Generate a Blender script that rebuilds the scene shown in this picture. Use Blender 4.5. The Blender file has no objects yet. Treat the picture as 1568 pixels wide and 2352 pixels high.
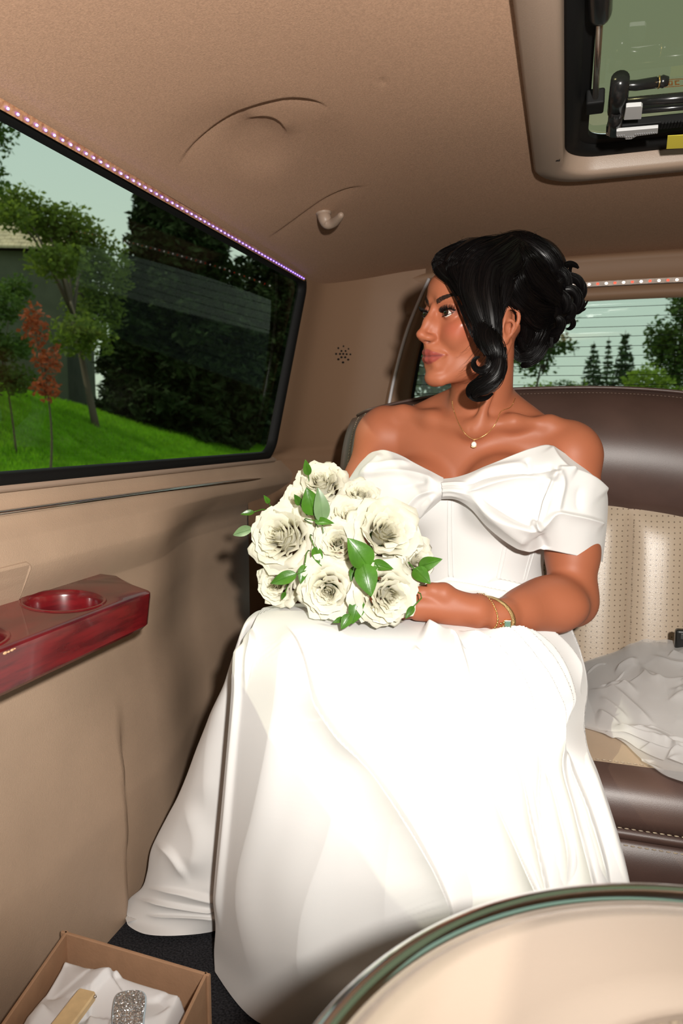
import bpy, bmesh, math, random
import numpy as np
from mathutils import Vector, Matrix
random.seed(7); RNG = np.random.RandomState(11)
SC = bpy.context.scene
COL = SC.collection
PI = math.pi
# ------------------------------------------------------------------ camera
FPX, CX, CY = 1650.0, 784.0, 1176.0              # photograph 1568 x 2352
PH = math.atan(191 / FPX); TH = math.atan(516 / FPX * math.cos(PH))
CAM = np.array([0.0, 0.0, 0.85])
FW = np.array([-math.sin(TH) * math.cos(PH), math.cos(TH) * math.cos(PH), -math.sin(PH)])
RT = np.array([math.cos(TH), math.sin(TH), 0.0]); UP = np.cross(RT, FW)
cd = bpy.data.cameras.new('camera'); cam = bpy.data.objects.new('camera', cd); COL.objects.link(cam)
cd.sensor_fit = 'VERTICAL'; cd.sensor_height = 36.0; cd.sensor_width = 24.0; cd.lens = 36.0 * FPX / 2352
cd.clip_start = 0.02; cd.clip_end = 500
cd.dof.use_dof = True; cd.dof.focus_distance = 1.12; cd.dof.aperture_fstop = 7.0
cam.matrix_world = Matrix(((RT[0], UP[0], -FW[0], CAM[0]), (RT[1], UP[1], -FW[1], CAM[1]), (RT[2], UP[2], -FW[2], CAM[2]), (0, 0, 0, 1)))
SC.camera = cam
# ------------------------------------------------------------------ world, sun, flash, exposure
W = bpy.data.worlds.new('sky'); SC.world = W; W.use_nodes = True
wn = W.node_tree.nodes; wl = W.node_tree.links
bg = wn['Background']; bg.inputs[1].default_value = 1.0
tcw = wn.new('ShaderNodeTexCoord'); sep = wn.new('ShaderNodeSeparateXYZ'); rmp = wn.new('ShaderNodeValToRGB')
wl.new(tcw.outputs['Generated'], sep.inputs[0]); wl.new(sep.outputs['Z'], rmp.inputs[0]); wl.new(rmp.outputs[0], bg.inputs[0])
rmp.color_ramp.elements[0].color = (.86, .95, .80, 1); rmp.color_ramp.elements[0].position = 0.0
rmp.color_ramp.elements[1].color = (.62, .78, .80, 1); rmp.color_ramp.elements[1].position = .45
sd = bpy.data.lights.new('sun', 'SUN'); sun = bpy.data.objects.new('sun', sd); COL.objects.link(sun)
sd.energy = 2.3; sd.angle = math.radians(.6); sd.color = (1.0, .93, .78)
SUN_TO = Vector((-math.cos(math.radians(41)) * math.cos(math.radians(24)), -math.cos(math.radians(41)) * math.sin(math.radians(24)), math.sin(math.radians(41))))
sun.rotation_euler = SUN_TO.to_track_quat('Z', 'Y').to_euler()
fd = bpy.data.lights.new('camera_flash', 'SPOT'); flash = bpy.data.objects.new('camera_flash', fd); COL.objects.link(flash)
fd.energy = 108.0; fd.spot_size = math.radians(104); fd.spot_blend = .7; fd.shadow_soft_size = .02; fd.color = (1.0, .955, .89)
flash.location = CAM + RT * .105 + UP * .115 - FW * .15
flash.rotation_euler = (Vector(FW * 1.0 + UP * .13 - RT * .10)).to_track_quat('-Z', 'Y').to_euler()
SC.view_settings.view_transform = 'Standard'; SC.view_settings.look = 'None'; SC.view_settings.gamma = 1.0
SC.view_settings.use_curve_mapping = False; SC.view_settings.exposure = 0.0

# ------------------------------------------------------------------ helpers
def ray(px, py): return FW + RT * (px - CX) / FPX + UP * (CY - py) / FPX
def at(px, py, Y): d = ray(px, py); return CAM + d * (Y / d[1])
def atX(px, py, X): d = ray(px, py); return CAM + d * (X / d[0])
def atZ(px, py, Z): d = ray(px, py); return CAM + d * ((Z - CAM[2]) / d[2])
def proj(P):
    q = np.asarray(P, float) - CAM; w = q @ FW
    return np.stack([CX + FPX * (q @ RT) / w, CY - FPX * (q @ UP) / w], -1)
def sst(x, a, b):
    t = np.clip((np.asarray(x, float) - a) / (b - a), 0, 1); return t * t * (3 - 2 * t)
def crom(P, n, closed=False):
    """Catmull-Rom (centripetal-ish uniform) through control points: n samples."""
    P = np.asarray(P, float); m = len(P)
    if closed: Q = np.vstack([P[-1:], P, P[:2]]); segs = m
    else: Q = np.vstack([2 * P[0] - P[1], P, 2 * P[-1] - P[-2]]); segs = m - 1
    t = np.linspace(0, segs, n, endpoint=not closed); i = np.minimum(t.astype(int), segs - 1); u = (t - i)[:, None]
    a, b, c, d = Q[i], Q[i + 1], Q[i + 2], Q[i + 3]
    return .5 * (2 * b + (c - a) * u + (2 * a - 5 * b + 4 * c - d) * u ** 2 + (3 * b - a - 3 * c + d) * u ** 3)
def interp_table(xs, ys, x): return np.interp(x, xs, ys)
def wloc(o):
    v = Vector((0, 0, 0))
    while o is not None: v = v + o.location; o = o.parent
    return v
class MB:
    def __init__(s): s.v = []; s.f = []; s.m = []; s.n = 0
    def add(s, V, F, mi=0):
        V = np.asarray(V, float).reshape(-1, 3); s.v.append(V); o = s.n
        for f in F: s.f.append([int(i) + o for i in f]); s.m.append(mi)
        s.n += len(V); return s
    def grid(s, G, mi=0, cu=False, cv=False, flip=False):
        G = np.asarray(G, float); a, b = G.shape[:2]
        I = np.arange(a * b).reshape(a, b)
        if cu: I = np.vstack([I, I[:1]])
        if cv: I = np.hstack([I, I[:, :1]])
        q = np.stack([I[:-1, :-1], I[1:, :-1], I[1:, 1:], I[:-1, 1:]], -1).reshape(-1, 4)
        if flip: q = q[:, ::-1]
        return s.add(G.reshape(-1, 3), q.tolist(), mi)
    def tube(s, P, r, n=8, mi=0, caps=True, closed=False, flat=1.0):
        P = np.asarray(P, float); m = len(P); r = np.broadcast_to(np.asarray(r, float), (m,))
        T = np.gradient(P, axis=0) if not closed else np.roll(P, -1, 0) - np.roll(P, 1, 0)
        T /= np.linalg.norm(T, axis=1)[:, None] + 1e-12
        nrm = np.cross(T[0], [0, 0, 1.0]); 
        if np.linalg.norm(nrm) < .1: nrm = np.cross(T[0], [1.0, 0, 0])
        nrm /= np.linalg.norm(nrm); A = np.linspace(0, 2 * PI, n, endpoint=False); G = np.zeros((m, n, 3))
        for i in range(m):
            nrm = nrm - T[i] * (nrm @ T[i]); nrm /= np.linalg.norm(nrm) + 1e-12; b = np.cross(T[i], nrm)
            G[i] = P[i] + r[i] * (np.cos(A)[:, None] * nrm + flat * np.sin(A)[:, None] * b)
        o = s.n; s.grid(G, mi, cu=closed, cv=True)
        if caps and not closed:
            s.f.append([o + j for j in range(n)]); s.m.append(mi)
            s.f.append([o + (m - 1) * n + j for j in range(n)][::-1]); s.m.append(mi)
        return s
    def box(s, lo, hi, mi=0, R=None, c=None):
        lo = np.asarray(lo, float); hi = np.asarray(hi, float)
        V = np.array([[x, y, z] for x in (lo[0], hi[0]) for y in (lo[1], hi[1]) for z in (lo[2], hi[2])])
        if R is not None: V = V @ np.asarray(R).T
        if c is not None: V = V + np.asarray(c)
        return s.add(V, [[0, 1, 3, 2], [4, 6, 7, 5], [0, 4, 5, 1], [2, 3, 7, 6], [0, 2, 6, 4], [1, 5, 7, 3]], mi)
    def lathe(s, prof, n=24, c=(0, 0, 0), R=None, mi=0):
        A = np.linspace(0, 2 * PI, n, endpoint=False)
        G = np.array([[[r * math.cos(a), r * math.sin(a), z] for a in A] for r, z in prof])
        if R is not None: G = G @ np.asarray(R).T
        return s.grid(G + np.asarray(c, float), mi, cv=True)
    def ball(s, c, r, n=8, mi=0, R=None):
        r = np.broadcast_to(np.asarray(r, float), (3,)); pr = [(max(math.sin(t), 1e-4), -math.cos(t)) for t in np.linspace(0, PI, n)]
        A = np.linspace(0, 2 * PI, 2 * n, endpoint=False)
        G = np.array([[[q * math.cos(a) * r[0], q * math.sin(a) * r[1], z * r[2]] for a in A] for q, z in pr])
        if R is not None: G = G @ np.asarray(R).T
        return s.grid(G + np.asarray(c, float), mi, cv=True)
    def build(s, name, mats, parent=None, smooth=True, sharp=None, solid=0, bevel=0, sub=0, fixn=True):
        off = np.array(wloc(parent)) if parent is not None else 0
        V = (np.vstack(s.v) if s.v else np.zeros((0, 3))) - off
        me = bpy.data.meshes.new(name); me.from_pydata(V.tolist(), [], s.f)
        ms = mats if isinstance(mats, (list, tuple)) else [mats]
        for k in ms: me.materials.append(k)
        if len(ms) > 1: me.polygons.foreach_set('material_index', s.m)
        if fixn:
            bm = bmesh.new(); bm.from_mesh(me); bmesh.ops.recalc_face_normals(bm, faces=bm.faces); bm.to_mesh(me); bm.free()
        if smooth:
            me.polygons.foreach_set('use_smooth', [True] * len(me.polygons))
            if sharp: me.set_sharp_from_angle(angle=math.radians(sharp))
        me.update(); o = bpy.data.objects.new(name, me); COL.objects.link(o)
        if parent is not None: o.parent = parent
        if bevel:
            md = o.modifiers.new('bevel', 'BEVEL'); md.width = bevel; md.segments = 3; md.limit_method = 'ANGLE'; md.angle_limit = .6
        if solid:
            md = o.modifiers.new('solid', 'SOLIDIFY'); md.thickness = solid; md.offset = -1
        if sub:
            md = o.modifiers.new('sub', 'SUBSURF'); md.levels = sub; md.render_levels = sub
        return o
def empty(name, loc, label=None, cat=None, group=None, parent=None):
    o = bpy.data.objects.new(name, None); COL.objects.link(o)
    off = wloc(parent) if parent is not None else Vector((0, 0, 0))
    o.location = Vector(loc) - off; o.empty_display_size = .02
    if parent is not None: o.parent = parent
    return tag(o, label, cat, group)
def tag(o, label=None, cat=None, group=None, kind=None):
    if label: o['label'] = label
    if cat: o['category'] = cat
    if group: o['group'] = group
    if kind: o['kind'] = kind
    return o
def struct(o, label=None):
    o['kind'] = 'structure'
    if label: o['label'] = label
    return o
def copy_part(o, parent):
    c = o.copy(); COL.objects.link(c); c.parent = parent
    for ch in list(o.children): copy_part(ch, c)
    return c

# ------------------------------------------------------------------ materials
def mat(name, col, rough=.5, metal=0, bump=0, bscale=200, var=0, vscale=8, sss=0, coat=0, spec=.5, sheen=0, emit=None, es=0, trans=0, ani=0, detail=3, stretch=None, col2=None):
    m = bpy.data.materials.new(name); m.use_nodes = True; nt = m.node_tree; b = nt.nodes['Principled BSDF']
    b.inputs['Base Color'].default_value = (*col, 1); b.inputs['Roughness'].default_value = rough; b.inputs['Metallic'].default_value = metal
    b.inputs['Specular IOR Level'].default_value = spec; b.inputs['Coat Weight'].default_value = coat; b.inputs['Coat Roughness'].default_value = .06
    b.inputs['Sheen Weight'].default_value = sheen
    if sss: b.inputs['Subsurface Weight'].default_value = sss; b.inputs['Subsurface Radius'].default_value = (.012, .005, .003); b.inputs['Subsurface Scale'].default_value = .35
    if emit: b.inputs['Emission Color'].default_value = (*emit, 1); b.inputs['Emission Strength'].default_value = es
    tc = nt.nodes.new('ShaderNodeTexCoord'); vec = tc.outputs['Object']
    if stretch:
        mp = nt.nodes.new('ShaderNodeMapping'); mp.inputs['Scale'].default_value = stretch; nt.links.new(vec, mp.inputs[0]); vec = mp.outputs[0]
    if bump:
        n = nt.nodes.new('ShaderNodeTexNoise'); n.inputs['Scale'].default_value = bscale; n.inputs['Detail'].default_value = detail; nt.links.new(vec, n.inputs['Vector'])
        bp = nt.nodes.new('ShaderNodeBump'); bp.inputs['Strength'].default_value = bump; bp.inputs['Distance'].default_value = .002
        nt.links.new(n.outputs[0], bp.inputs['Height']); nt.links.new(bp.outputs[0], b.inputs['Normal'])
    if var:
        n2 = nt.nodes.new('ShaderNodeTexNoise'); n2.inputs['Scale'].default_value = vscale; n2.inputs['Detail'].default_value = 5; nt.links.new(vec, n2.inputs['Vector'])
        mx = nt.nodes.new('ShaderNodeMix'); mx.data_type = 'RGBA'; c2 = col2 or tuple(c * (1 - var) for c in col)
        mx.inputs[6].default_value = (*col, 1); mx.inputs[7].default_value = (*c2, 1)
        rp = nt.nodes.new('ShaderNodeMapRange'); rp.inputs[1].default_value = .35; rp.inputs[2].default_value = .65; nt.links.new(n2.outputs[0], rp.inputs[0])
        nt.links.new(rp.outputs[0], mx.inputs[0]); nt.links.new(mx.outputs[2], b.inputs['Base Color'])
    if trans: b.inputs['Transmission Weight'].default_value = trans
    return m
def glass(name, tint, ior=1.5, rough=0.0):
    m = bpy.data.materials.new(name); m.use_nodes = True; nt = m.node_tree; nt.nodes.clear()
    out = nt.nodes.new('ShaderNodeOutputMaterial'); mx = nt.nodes.new('ShaderNodeMixShader'); tr = nt.nodes.new('ShaderNodeBsdfTransparent')
    gl = nt.nodes.new('ShaderNodeBsdfGlossy'); fr = nt.nodes.new('ShaderNodeFresnel'); fr.inputs[0].default_value = ior; gl.inputs['Roughness'].default_value = rough
    tr.inputs[0].default_value = (*tint, 1)
    ge = nt.nodes.new('ShaderNodeNewGeometry'); mr = nt.nodes.new('ShaderNodeMapRange'); mr.inputs[3].default_value = ior; mr.inputs[4].default_value = 1 / ior   # same reflectance from both sides
    nt.links.new(ge.outputs['Backfacing'], mr.inputs[0]); nt.links.new(mr.outputs[0], fr.inputs[0])
    nt.links.new(fr.outputs[0], mx.inputs[0]); nt.links.new(tr.outputs[0], mx.inputs[1]); nt.links.new(gl.outputs[0], mx.inputs[2]); nt.links.new(mx.outputs[0], out.inputs[0])
    return m
M = {}
M['headliner'] = mat('headliner', (.48, .30, .20), .95, bump=.35, bscale=900, var=.22, vscale=420, spec=.1)
M['tan'] = mat('tan_vinyl', (.41, .29, .205), .5, bump=.25, bscale=500, var=.12, vscale=6, spec=.35)
M['tan_trim'] = mat('tan_plastic', (.31, .225, .17), .42, bump=.12, bscale=700, spec=.4)
M['pillar'] = mat('pillar_plastic', (.235, .14, .084), .55, bump=.15, bscale=700, spec=.3)
M['black'] = mat('black_rubber', (.006, .006, .006), .6, spec=.15)
M['blackgloss'] = mat('black_plastic', (.01, .01, .01), .22)
M['chrome'] = mat('chrome', (.8, .82, .84), .08, 1)
M['steel'] = mat('brushed_steel', (.55, .5, .45), .3, 1)
M['carpet'] = mat('black_carpet', (.012, .012, .014), 1, bump=1, bscale=350, var=.6, vscale=300, col2=(.04, .04, .045), spec=.1)
M['brown'] = mat('brown_leather', (.075, .042, .034), .40, bump=.08, bscale=1100, var=.2, vscale=10, spec=.45)
M['tanleather'] = mat('tan_leather', (.40, .30, .215), .36, bump=.08, bscale=1100, spec=.5)
M['darkthread'] = mat('brown_thread', (.13, .085, .065), .8)
M['thread'] = mat('seam_thread', (.33, .26, .19), .8)
M['clip'] = mat('grey_plastic', (.5, .5, .5), .4)
M['yellow'] = mat('yellow_sticker', (.85, .72, .08), .5)
M['winglass'] = glass('tinted_window_glass', (.66, .72, .62), 1.33)
M['rearglass'] = glass('rear_window_glass', (.76, .82, .78))
M['roofglass'] = glass('roof_glass', (.28, .27, .15))
# ================================================================== SETTING: the cabin of the long car
def xwall(z, Y):
    """inner face of the left wall below the window"""
    x = np.interp(z, [-.02, 0, .2, .4, .5, .6, .66, .70, .725, .745, .763], [-.70, -.70, -.705, -.735, -.745, -.742, -.725, -.722, -.735, -.748, -.757])
    roll = .018 * np.exp(-((z - .655) / .05) ** 2) * (1 - sst(Y, 1.10, 1.32))
    end = -.075 * sst(Y, 1.16, 1.5) * sst(z, .74, .62)
    step = -.020 * sst(Y, 1.0 + z * .1, 1.012 + z * .1) * sst(z, .40, .22)
    hollow = -.02 * np.exp(-((z - .42) / .09) ** 2) * sst(Y, .95, 1.25)
    return x + roll + end + step + hollow
def xwin(z): return np.interp(z, [.763, 1.248], [-.757, -.682])
def wl_grid(Ys, Zs):
    YY, ZZ = np.meshgrid(Ys, Zs, indexing='ij'); return np.stack([xwall(ZZ, YY), YY, ZZ], -1)
g = MB(); g.grid(wl_grid(np.concatenate([np.linspace(-1.2, .5, 12), np.linspace(.52, 2.2, 150)]), np.concatenate([np.linspace(0, .58, 60), np.linspace(.585, .763, 60)])))
WALL_L = struct(g.build('wall_left', M['tan']), 'beige padded side panel of the car below the tinted window')
# window opening outline in (Y, z): rounded corners
def rrect(y0, y1, z0, z1, r, n=10, skew=0.0):
    P = []
    for cy, cz, a0 in ((y1 - r, z1 - r, 0), (y0 + r, z1 - r, 90), (y0 + r, z0 + r, 180), (y1 - r, z0 + r, 270)):
        for k in range(n + 1):
            a = math.radians(a0 + 90 * k / n); y = cy + r * math.cos(a); z = cz + r * math.sin(a)
            P.append((y + skew * (z - z0) * (1 if cy > (y0 + y1) / 2 else 0), z))
    return np.array(P)
OUT = rrect(-1.0, 1.795, .770, 1.256, .05, skew=.16)
win = empty('window_1', (-.757, .9, .77)); struct(win, 'large dark tinted side window on the left of the cabin')
prof = [(.008, .014), (-.010, .014), (-.016, .004), (-.014, -.012), (.004, -.016)]
cen = OUT.mean(0)
def insetp(P, d):
    T = np.roll(P, -1, 0) - np.roll(P, 1, 0); T /= np.linalg.norm(T, axis=1)[:, None]; N = np.stack([-T[:, 1], T[:, 0]], 1)
    return P + N * d
g = MB()
R = []
for d, h in ((-.006, .002), (-.005, .006), (.003, .010), (.017, .007), (.020, -.012)):
    q = insetp(OUT, d); R.append(np.stack([xwin(q[:, 1]) + h, q[:, 0], q[:, 1]], 1))
g.grid(np.array(R), cv=True)
g.build('window_seal', M['black'], win)
# the pane tapers away from the frame towards the front
q = insetp(OUT, .010); q[:, 1] = np.where(q[:, 1] < 1.0, q[:, 1] - .09, q[:, 1] + .09); g = MB(); g.add(np.stack([xwin(np.clip(q[:, 1], .6, 1.4)) * 0 + np.interp(q[:, 1], [.66, 1.36], [-.773, -.665]) - .006 - .115 * np.clip(1.85 - q[:, 0], 0, 9), q[:, 0], q[:, 1]], 1), [list(range(len(q)))])
g.build('glass_pane', M['winglass'], win, smooth=False)
# beige sill ledge between window and side panel, and chrome strip
g = MB(); Ys = np.linspace(-1.1, 1.80, 80)
S = []
for x, z in ((-.759, .760), (-.747, .762), (-.742, .768), (-.750, .774), (-.760, .776)): S.append(np.stack([np.full(80, x), Ys, np.full(80, z)], 1))
g.grid(np.array(S)); struct(g.build('trim_1', M['tan_trim']), 'beige moulded sill lip under the tinted window')
a = atX(-300, 1205, -.735); 
P = crom([[-.737, -1.0, .738], [-.737, .4, .736], [-.737, .82, .735], [-.737, 1.3, .731], [-.739, 1.70, .724]], 60)
rr = np.full(60, .0085); rr[-5:] = [.008, .007, .0055, .004, .0015]
g = MB(); g.tube(P, rr, 14, flat=.55)
struct(g.build('trim_2', M['chrome']), 'narrow chrome strip along the top of the beige side panel')
# small cover plate over the cup holder
cp = MB(); y0, y1, z0, z1 = .56, .815, .60, .668
gp = rrect(y0, y1, z0, z1, .012, 6)
R = []
for d, h in ((0, 0), (.001, .0022), (.003, .003)): 
    q = insetp(gp, d); R.append(np.stack([xwall(q[:, 1], q[:, 0]) + h, q[:, 0], q[:, 1]], 1))
cp.grid(np.array(R), cv=True); o = cp.n - len(gp); cp.f.append([o + i for i in range(len(gp))]); cp.m.append(0)
oo = cp.build('cover_plate', M['tan'], WALL_L, smooth=False)
# ---------------------------------------------------------------- ceiling
def ceil_z(x, Y):
    x = np.asarray(x, float); Y = np.asarray(Y, float)
    z = 1.32 - .072 * np.clip((np.abs(x) - .25) / .43, 0, 2) ** 2.2
    return z
CR = [([(405, 395), (440, 350), (500, 298), (560, 262), (620, 240), (670, 231), (720, 236), (760, 252)], .0075, 45, 1),
      ([(560, 300), (590, 284), (625, 282), (650, 300), (660, 330)], -.004, 22, -1),
      ([(610, 552), (650, 528), (700, 493), (750, 460), (800, 438), (850, 428)], .0045, 30, 1)]
def polydist(p, L):
    """signed distance (pixels) of points p to polyline L; + on the right-hand side walking along it; also the fraction along it"""
    L = np.asarray(L, float); best = np.full(len(p), 1e9); sg = np.zeros(len(p)); fr = np.zeros(len(p))
    for k in range(len(L) - 1):
        a, b = L[k], L[k + 1]; d = b - a; l2 = d @ d; t = (p - a) @ d / l2; tc = np.clip(t, 0, 1)
        e = p - a - tc[:, None] * d; dist = np.hypot(e[:, 0], e[:, 1]); cr = d[0] * (p[:, 1] - a[1]) - d[1] * (p[:, 0] - a[0])
        m = dist < best; best[m] = dist[m]; sg[m] = np.sign(cr[m]); fr[m] = (k + tc[m]) / (len(L) - 1)
    return best * np.where(sg == 0, 1, sg), fr
def ceiling_grid(xs, Ys):
    XX, YY = np.meshgrid(xs, Ys, indexing='ij'); ZZ = ceil_z(XX, YY); G = np.stack([XX, YY, ZZ], -1)
    fl = G.reshape(-1, 3); ok = fl[:, 1] > .5; pp = np.full((len(fl), 2), 1e6); pp[ok] = proj(fl[ok]); dz = np.zeros(len(fl))
    for L, h, w, sgn in CR:
        near = ok & (np.abs(pp[:, 0] - np.mean([a for a, b in L])) < 500) & (np.abs(pp[:, 1] - np.mean([b for a, b in L])) < 400)
        d, fr = polydist(pp[near], crom(L, 40)); fade = sst(fr, 0, .25) * sst(fr, 1, .75)
        e = np.where(d * sgn > 0, np.exp(-np.abs(d) / w), 0) * fade + np.where(d * sgn <= 0, np.exp(-(d / 3.0) ** 2), 0) * fade
        dz[near] += h * e
    near = ok; bx = (pp[:, 0] - 595) / 70; by = (pp[:, 1] - 345) / 62
    dz += .010 * np.exp(-(bx ** 2 + by ** 2) ** 1.5 * 1.0)
    bx = (pp[:, 0] - 590) / 200; by = (pp[:, 1] - 370) / 120; dz += .008 * np.exp(-(bx ** 2 + by ** 2) ** 2)
    bx = (pp[:, 0] - 878) / 9; by = (pp[:, 1] - 188) / 9; dz += .0012 * np.exp(-(bx ** 2 + by ** 2))
    fl[:, 2] += dz
    return G
g = MB()
xs = np.concatenate([np.linspace(-.690, -.03, 260), np.linspace(0, .69, 40)]); Ys = np.concatenate([np.linspace(-1.2, .7, 20), np.linspace(.72, 2.16, 400)])
G = ceiling_grid(xs, Ys); nx, ny = len(xs), len(Ys); I = np.arange(nx * ny).reshape(nx, ny)
q = np.stack([I[:-1, :-1], I[1:, :-1], I[1:, 1:], I[:-1, 1:]], -1)
cxm = (xs[:-1] + xs[1:]) / 2; cym = (Ys[:-1] + Ys[1:]) / 2
hole = ((cxm[:, None] > -.035) & (cxm[:, None] < .70) & (cym[None] > .62) & (cym[None] < 1.432))
g.add(G.reshape(-1, 3), q[~hole].tolist())
struct(g.build('ceiling', M['headliner']), 'pinkish beige fabric headliner with pressed creases')
# outer roof skin so that no daylight leaks in
g = MB(); 
for lo, hi in (((-.86, -1.25, 1.345), (-.06, 2.3, 1.36)), ((-.06, 1.47, 1.345), (.86, 2.3, 1.36)), ((-.06, -1.25, 1.345), (.86, .6, 1.36)), ((.78, .6, 1.345), (.86, 1.47, 1.36))): g.box(lo, hi)
struct(g.build('roof_slab', M['tan_trim'], smooth=False))
# cant rail between window top and roof, left
g = MB(); g.grid(np.array([[(x, y, z) for y in np.linspace(-1.2, 2.1, 60)] for x, z in ((-.690, 1.2485), (-.692, 1.256), (-.70, 1.262), (-.74, 1.30), (-.84, 1.35))]))
struct(g.build('trim_3', M['tan_trim']))
# ---------------------------------------------------------------- floor
g = MB(); g.grid(np.array([[(x, y, 0.0) for y in np.linspace(-1.2, 2.2, 30)] for x in np.linspace(-.80, .80, 20)]))
struct(g.build('floor', M['carpet'], smooth=False), 'black carpet on the car floor')
g = MB(); g.box((-.86, -1.25, -.06), (.86, 2.3, -.012)); struct(g.build('floor_slab', M['black'], smooth=False))
# ---------------------------------------------------------------- right wall with its window, front partition
g = MB(); g.box((.74, -1.2, 0), (.76, 2.2, .76)); g.box((.72, -1.2, 1.22), (.76, 2.2, 1.345)); g.box((.73, .55, .76), (.76, 2.2, 1.22)); g.box((.73, -1.2, .76), (.76, -1.0, 1.22))
struct(g.build('wall_right', M['tan'], smooth=False))
w3 = empty('window_3', (.75, .4, .76)); struct(w3)
g = MB(); g.box((.744, -1.0, .76), (.748, .55, 1.22)); g.build('glass_pane', M['winglass'], w3, smooth=False)
g = MB(); g.box((.738, -1.0, .755), (.756, .55, .775)); g.box((.738, -1.0, 1.205), (.756, .55, 1.225)); g.build('window_seal', M['black'], w3, smooth=False)
g = MB(); g.box((-.80, -1.22, 0), (.80, -1.2, 1.34)); struct(g.build('wall_front', M['tan'], smooth=False))
# ---------------------------------------------------------------- rear quarter panel (behind the side window)
Zs = np.linspace(.0, 1.335, 120)
def quarter(s, z):
    """plan path of the corner panel: s 0..1 from window edge to rear window edge"""
    y0 = np.where(z > .775, 1.798 + .16 * (z - .775), 1.7)
    P = np.array([[0, 0], [.02, .12], [.10, .23], [.20, .285], [.245, .30]])
    c = crom(P, 200); i = np.clip((s * 199).astype(int), 0, 199); e = c[i]
    tail = .055 * (1.27 - z)                                   # the rear window edge leans outwards downwards
    x = np.maximum(xwin(np.clip(z, .77, 1.26)), -.76) + .004 + e[:, 0] * (1.10 - .35 * (1.27 - z)) 
    y = y0 + e[:, 1] * (2.13 - y0) / .30
    x = x - .03 * sst(z, .80, .76) * (1 - sst(s, .1, .5))
    return np.stack([x, y, z], -1)
ss = np.linspace(0, 1, 70); G = np.array([quarter(np.full(120, s), Zs) for s in ss])
# horizontal seam near the beltline
k = np.exp(-((G[..., 2] - (.80 + .02 * (1.9 - G[..., 1]))) / .004) ** 2); G[..., 0] -= .004 * k
g = MB(); g.grid(G); QP = struct(g.build('wall_rear_left', M['pillar']), 'brown plastic rear corner panel behind the tinted window')
# hole pattern of the speaker
def qpt(px, py):
    d = np.linalg.norm(proj(G.reshape(-1, 3)) - np.array([px, py]), axis=1); return G.reshape(-1, 3)[d.argmin()]
c0 = qpt(788, 817); nrm = np.array([.75, -.66, 0]); tx = np.array([.66, .75, 0])
for k, (u, v) in enumerate([(0, 2), (-1.5, 1.45), (1.5, 1.45), (-.55, .8), (.65, .85), (-2.1, 0), (-.95, .05), (0, .1), (1, .1), (2.1, .1), (-.5, -.75), (.6, -.7), (-1.4, -1.3), (1.5, -1.25), (0, -2)]):
    p = c0 + tx * u * .0115 + np.array([0, 0, 1]) * v * .0115; gg = MB()
    Rm = np.array([tx, [0, 0, 1], nrm]).T
    gg.lathe([(.0001, .003), (.0026, .003), (.003, .0015), (.003, -.003)], 8, p, Rm); gg.build('speaker_hole', M['black'], QP)
# two pale scuffs of bare plastic
# ---------------------------------------------------------------- rear wall: header, window, pillar moulding
g = MB(); zz = [1.336, 1.318, 1.310, 1.300, 1.262, 1.246]; yy = [2.15, 2.128, 2.122, 2.126, 2.138, 2.128]
xs2 = np.linspace(-.46, .70, 60)
bowz = lambda x: -.018 * (np.abs(x - .12) / .5) ** 2.4
g.grid(np.array([[(x, y, z + bowz(x)) for x in xs2] for y, z in zip(yy, zz)]))
WR = struct(g.build('wall_rear', M['pillar']), 'rounded brown header above the rear window')
g = MB(); zz = [1.238, 1.230, 1.215, 1.203, 1.198]; yy = [2.132, 2.122, 2.118, 2.122, 2.14]
g.grid(np.array([[(x, y, z + bowz(x)) for x in xs2] for y, z in zip(yy, zz)])); g.build('lower_header', M['pillar'], WR)
g = MB(); g.box((-.36, 2.125, 1.2275), (.70, 2.15, 1.240)); g.build('dark_channel', M['black'], WR, smooth=False)
rw = empty('window_2', (.12, 2.15, .80)); struct(rw, 'rear window with thin horizontal heating wires')
g = MB(); g.box((-.52, 2.150, .70), (.74, 2.154, 1.25)); g.build('glass_pane', M['rearglass'], rw, smooth=False)
for k in range(11):
    z = 1.181 - k * .0262 ; gg = MB()
    xs3 = np.linspace(-.44, .70, 24); gg.tube(np.stack([xs3, np.full(24, 2.148), z + .004 * ((xs3 - .12) / .5) ** 2 - .010 * (xs3 - .12)], 1), .0007, 4); gg.build('heating_wire', M['black'], rw)
# left rear pillar: chrome-edged moulding, brown plastic inner frame, black glass border
def lean(t): # line from top to bottom of the left edge of the rear window (world)
    return
Lp = crom([at(985, 640, 2.12), at(958, 700, 2.11), at(934, 762, 2.10), at(912, 840, 2.09), at(893, 930, 2.08), at(880, 1030, 2.07)], 40)
g = MB(); g.tube(Lp, .0048, 8); struct(g.build('trim_4', mat('pale_trim', (.62, .6, .62), .3, spec=.6)), 'pale moulding along the rear corner pillar')
Li = crom([at(1010, 640, 2.145), at(985, 720, 2.145), at(962, 800, 2.145), at(948, 870, 2.145), at(938, 940, 2.145), at(932, 1030, 2.145)], 40)
Lm = (Lp + Li) / 2 + np.array([0, -.022, 0])
Lo = Lp + np.array([-.02, .03, 0]); Lg = Li + np.array([.006, .006, 0])
g = MB(); g.grid(np.array([Lo, Lp + np.array([.004, .0, 0]), Lm * .6 + Lp * .4, Lm, Li, Lg])); struct(g.build('trim_5', M['pillar']), 'brown pillar cover beside the rear window')
g = MB(); g.grid(np.array([Li + np.array([-.01, .003, 0]), Li + np.array([.012, .002, 0])])); g.build('window_seal', M['black'], rw)
g = MB(); g.box((-.60, 2.12, 0), (.74, 2.15, .90)); struct(g.build('wall_rear_lower', M['tan'], smooth=False))
g = MB(); g.box((.55, 2.11, .9), (.76, 2.15, 1.32)); struct(g.build('wall_rear_right', M['pillar'], smooth=False))
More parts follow.
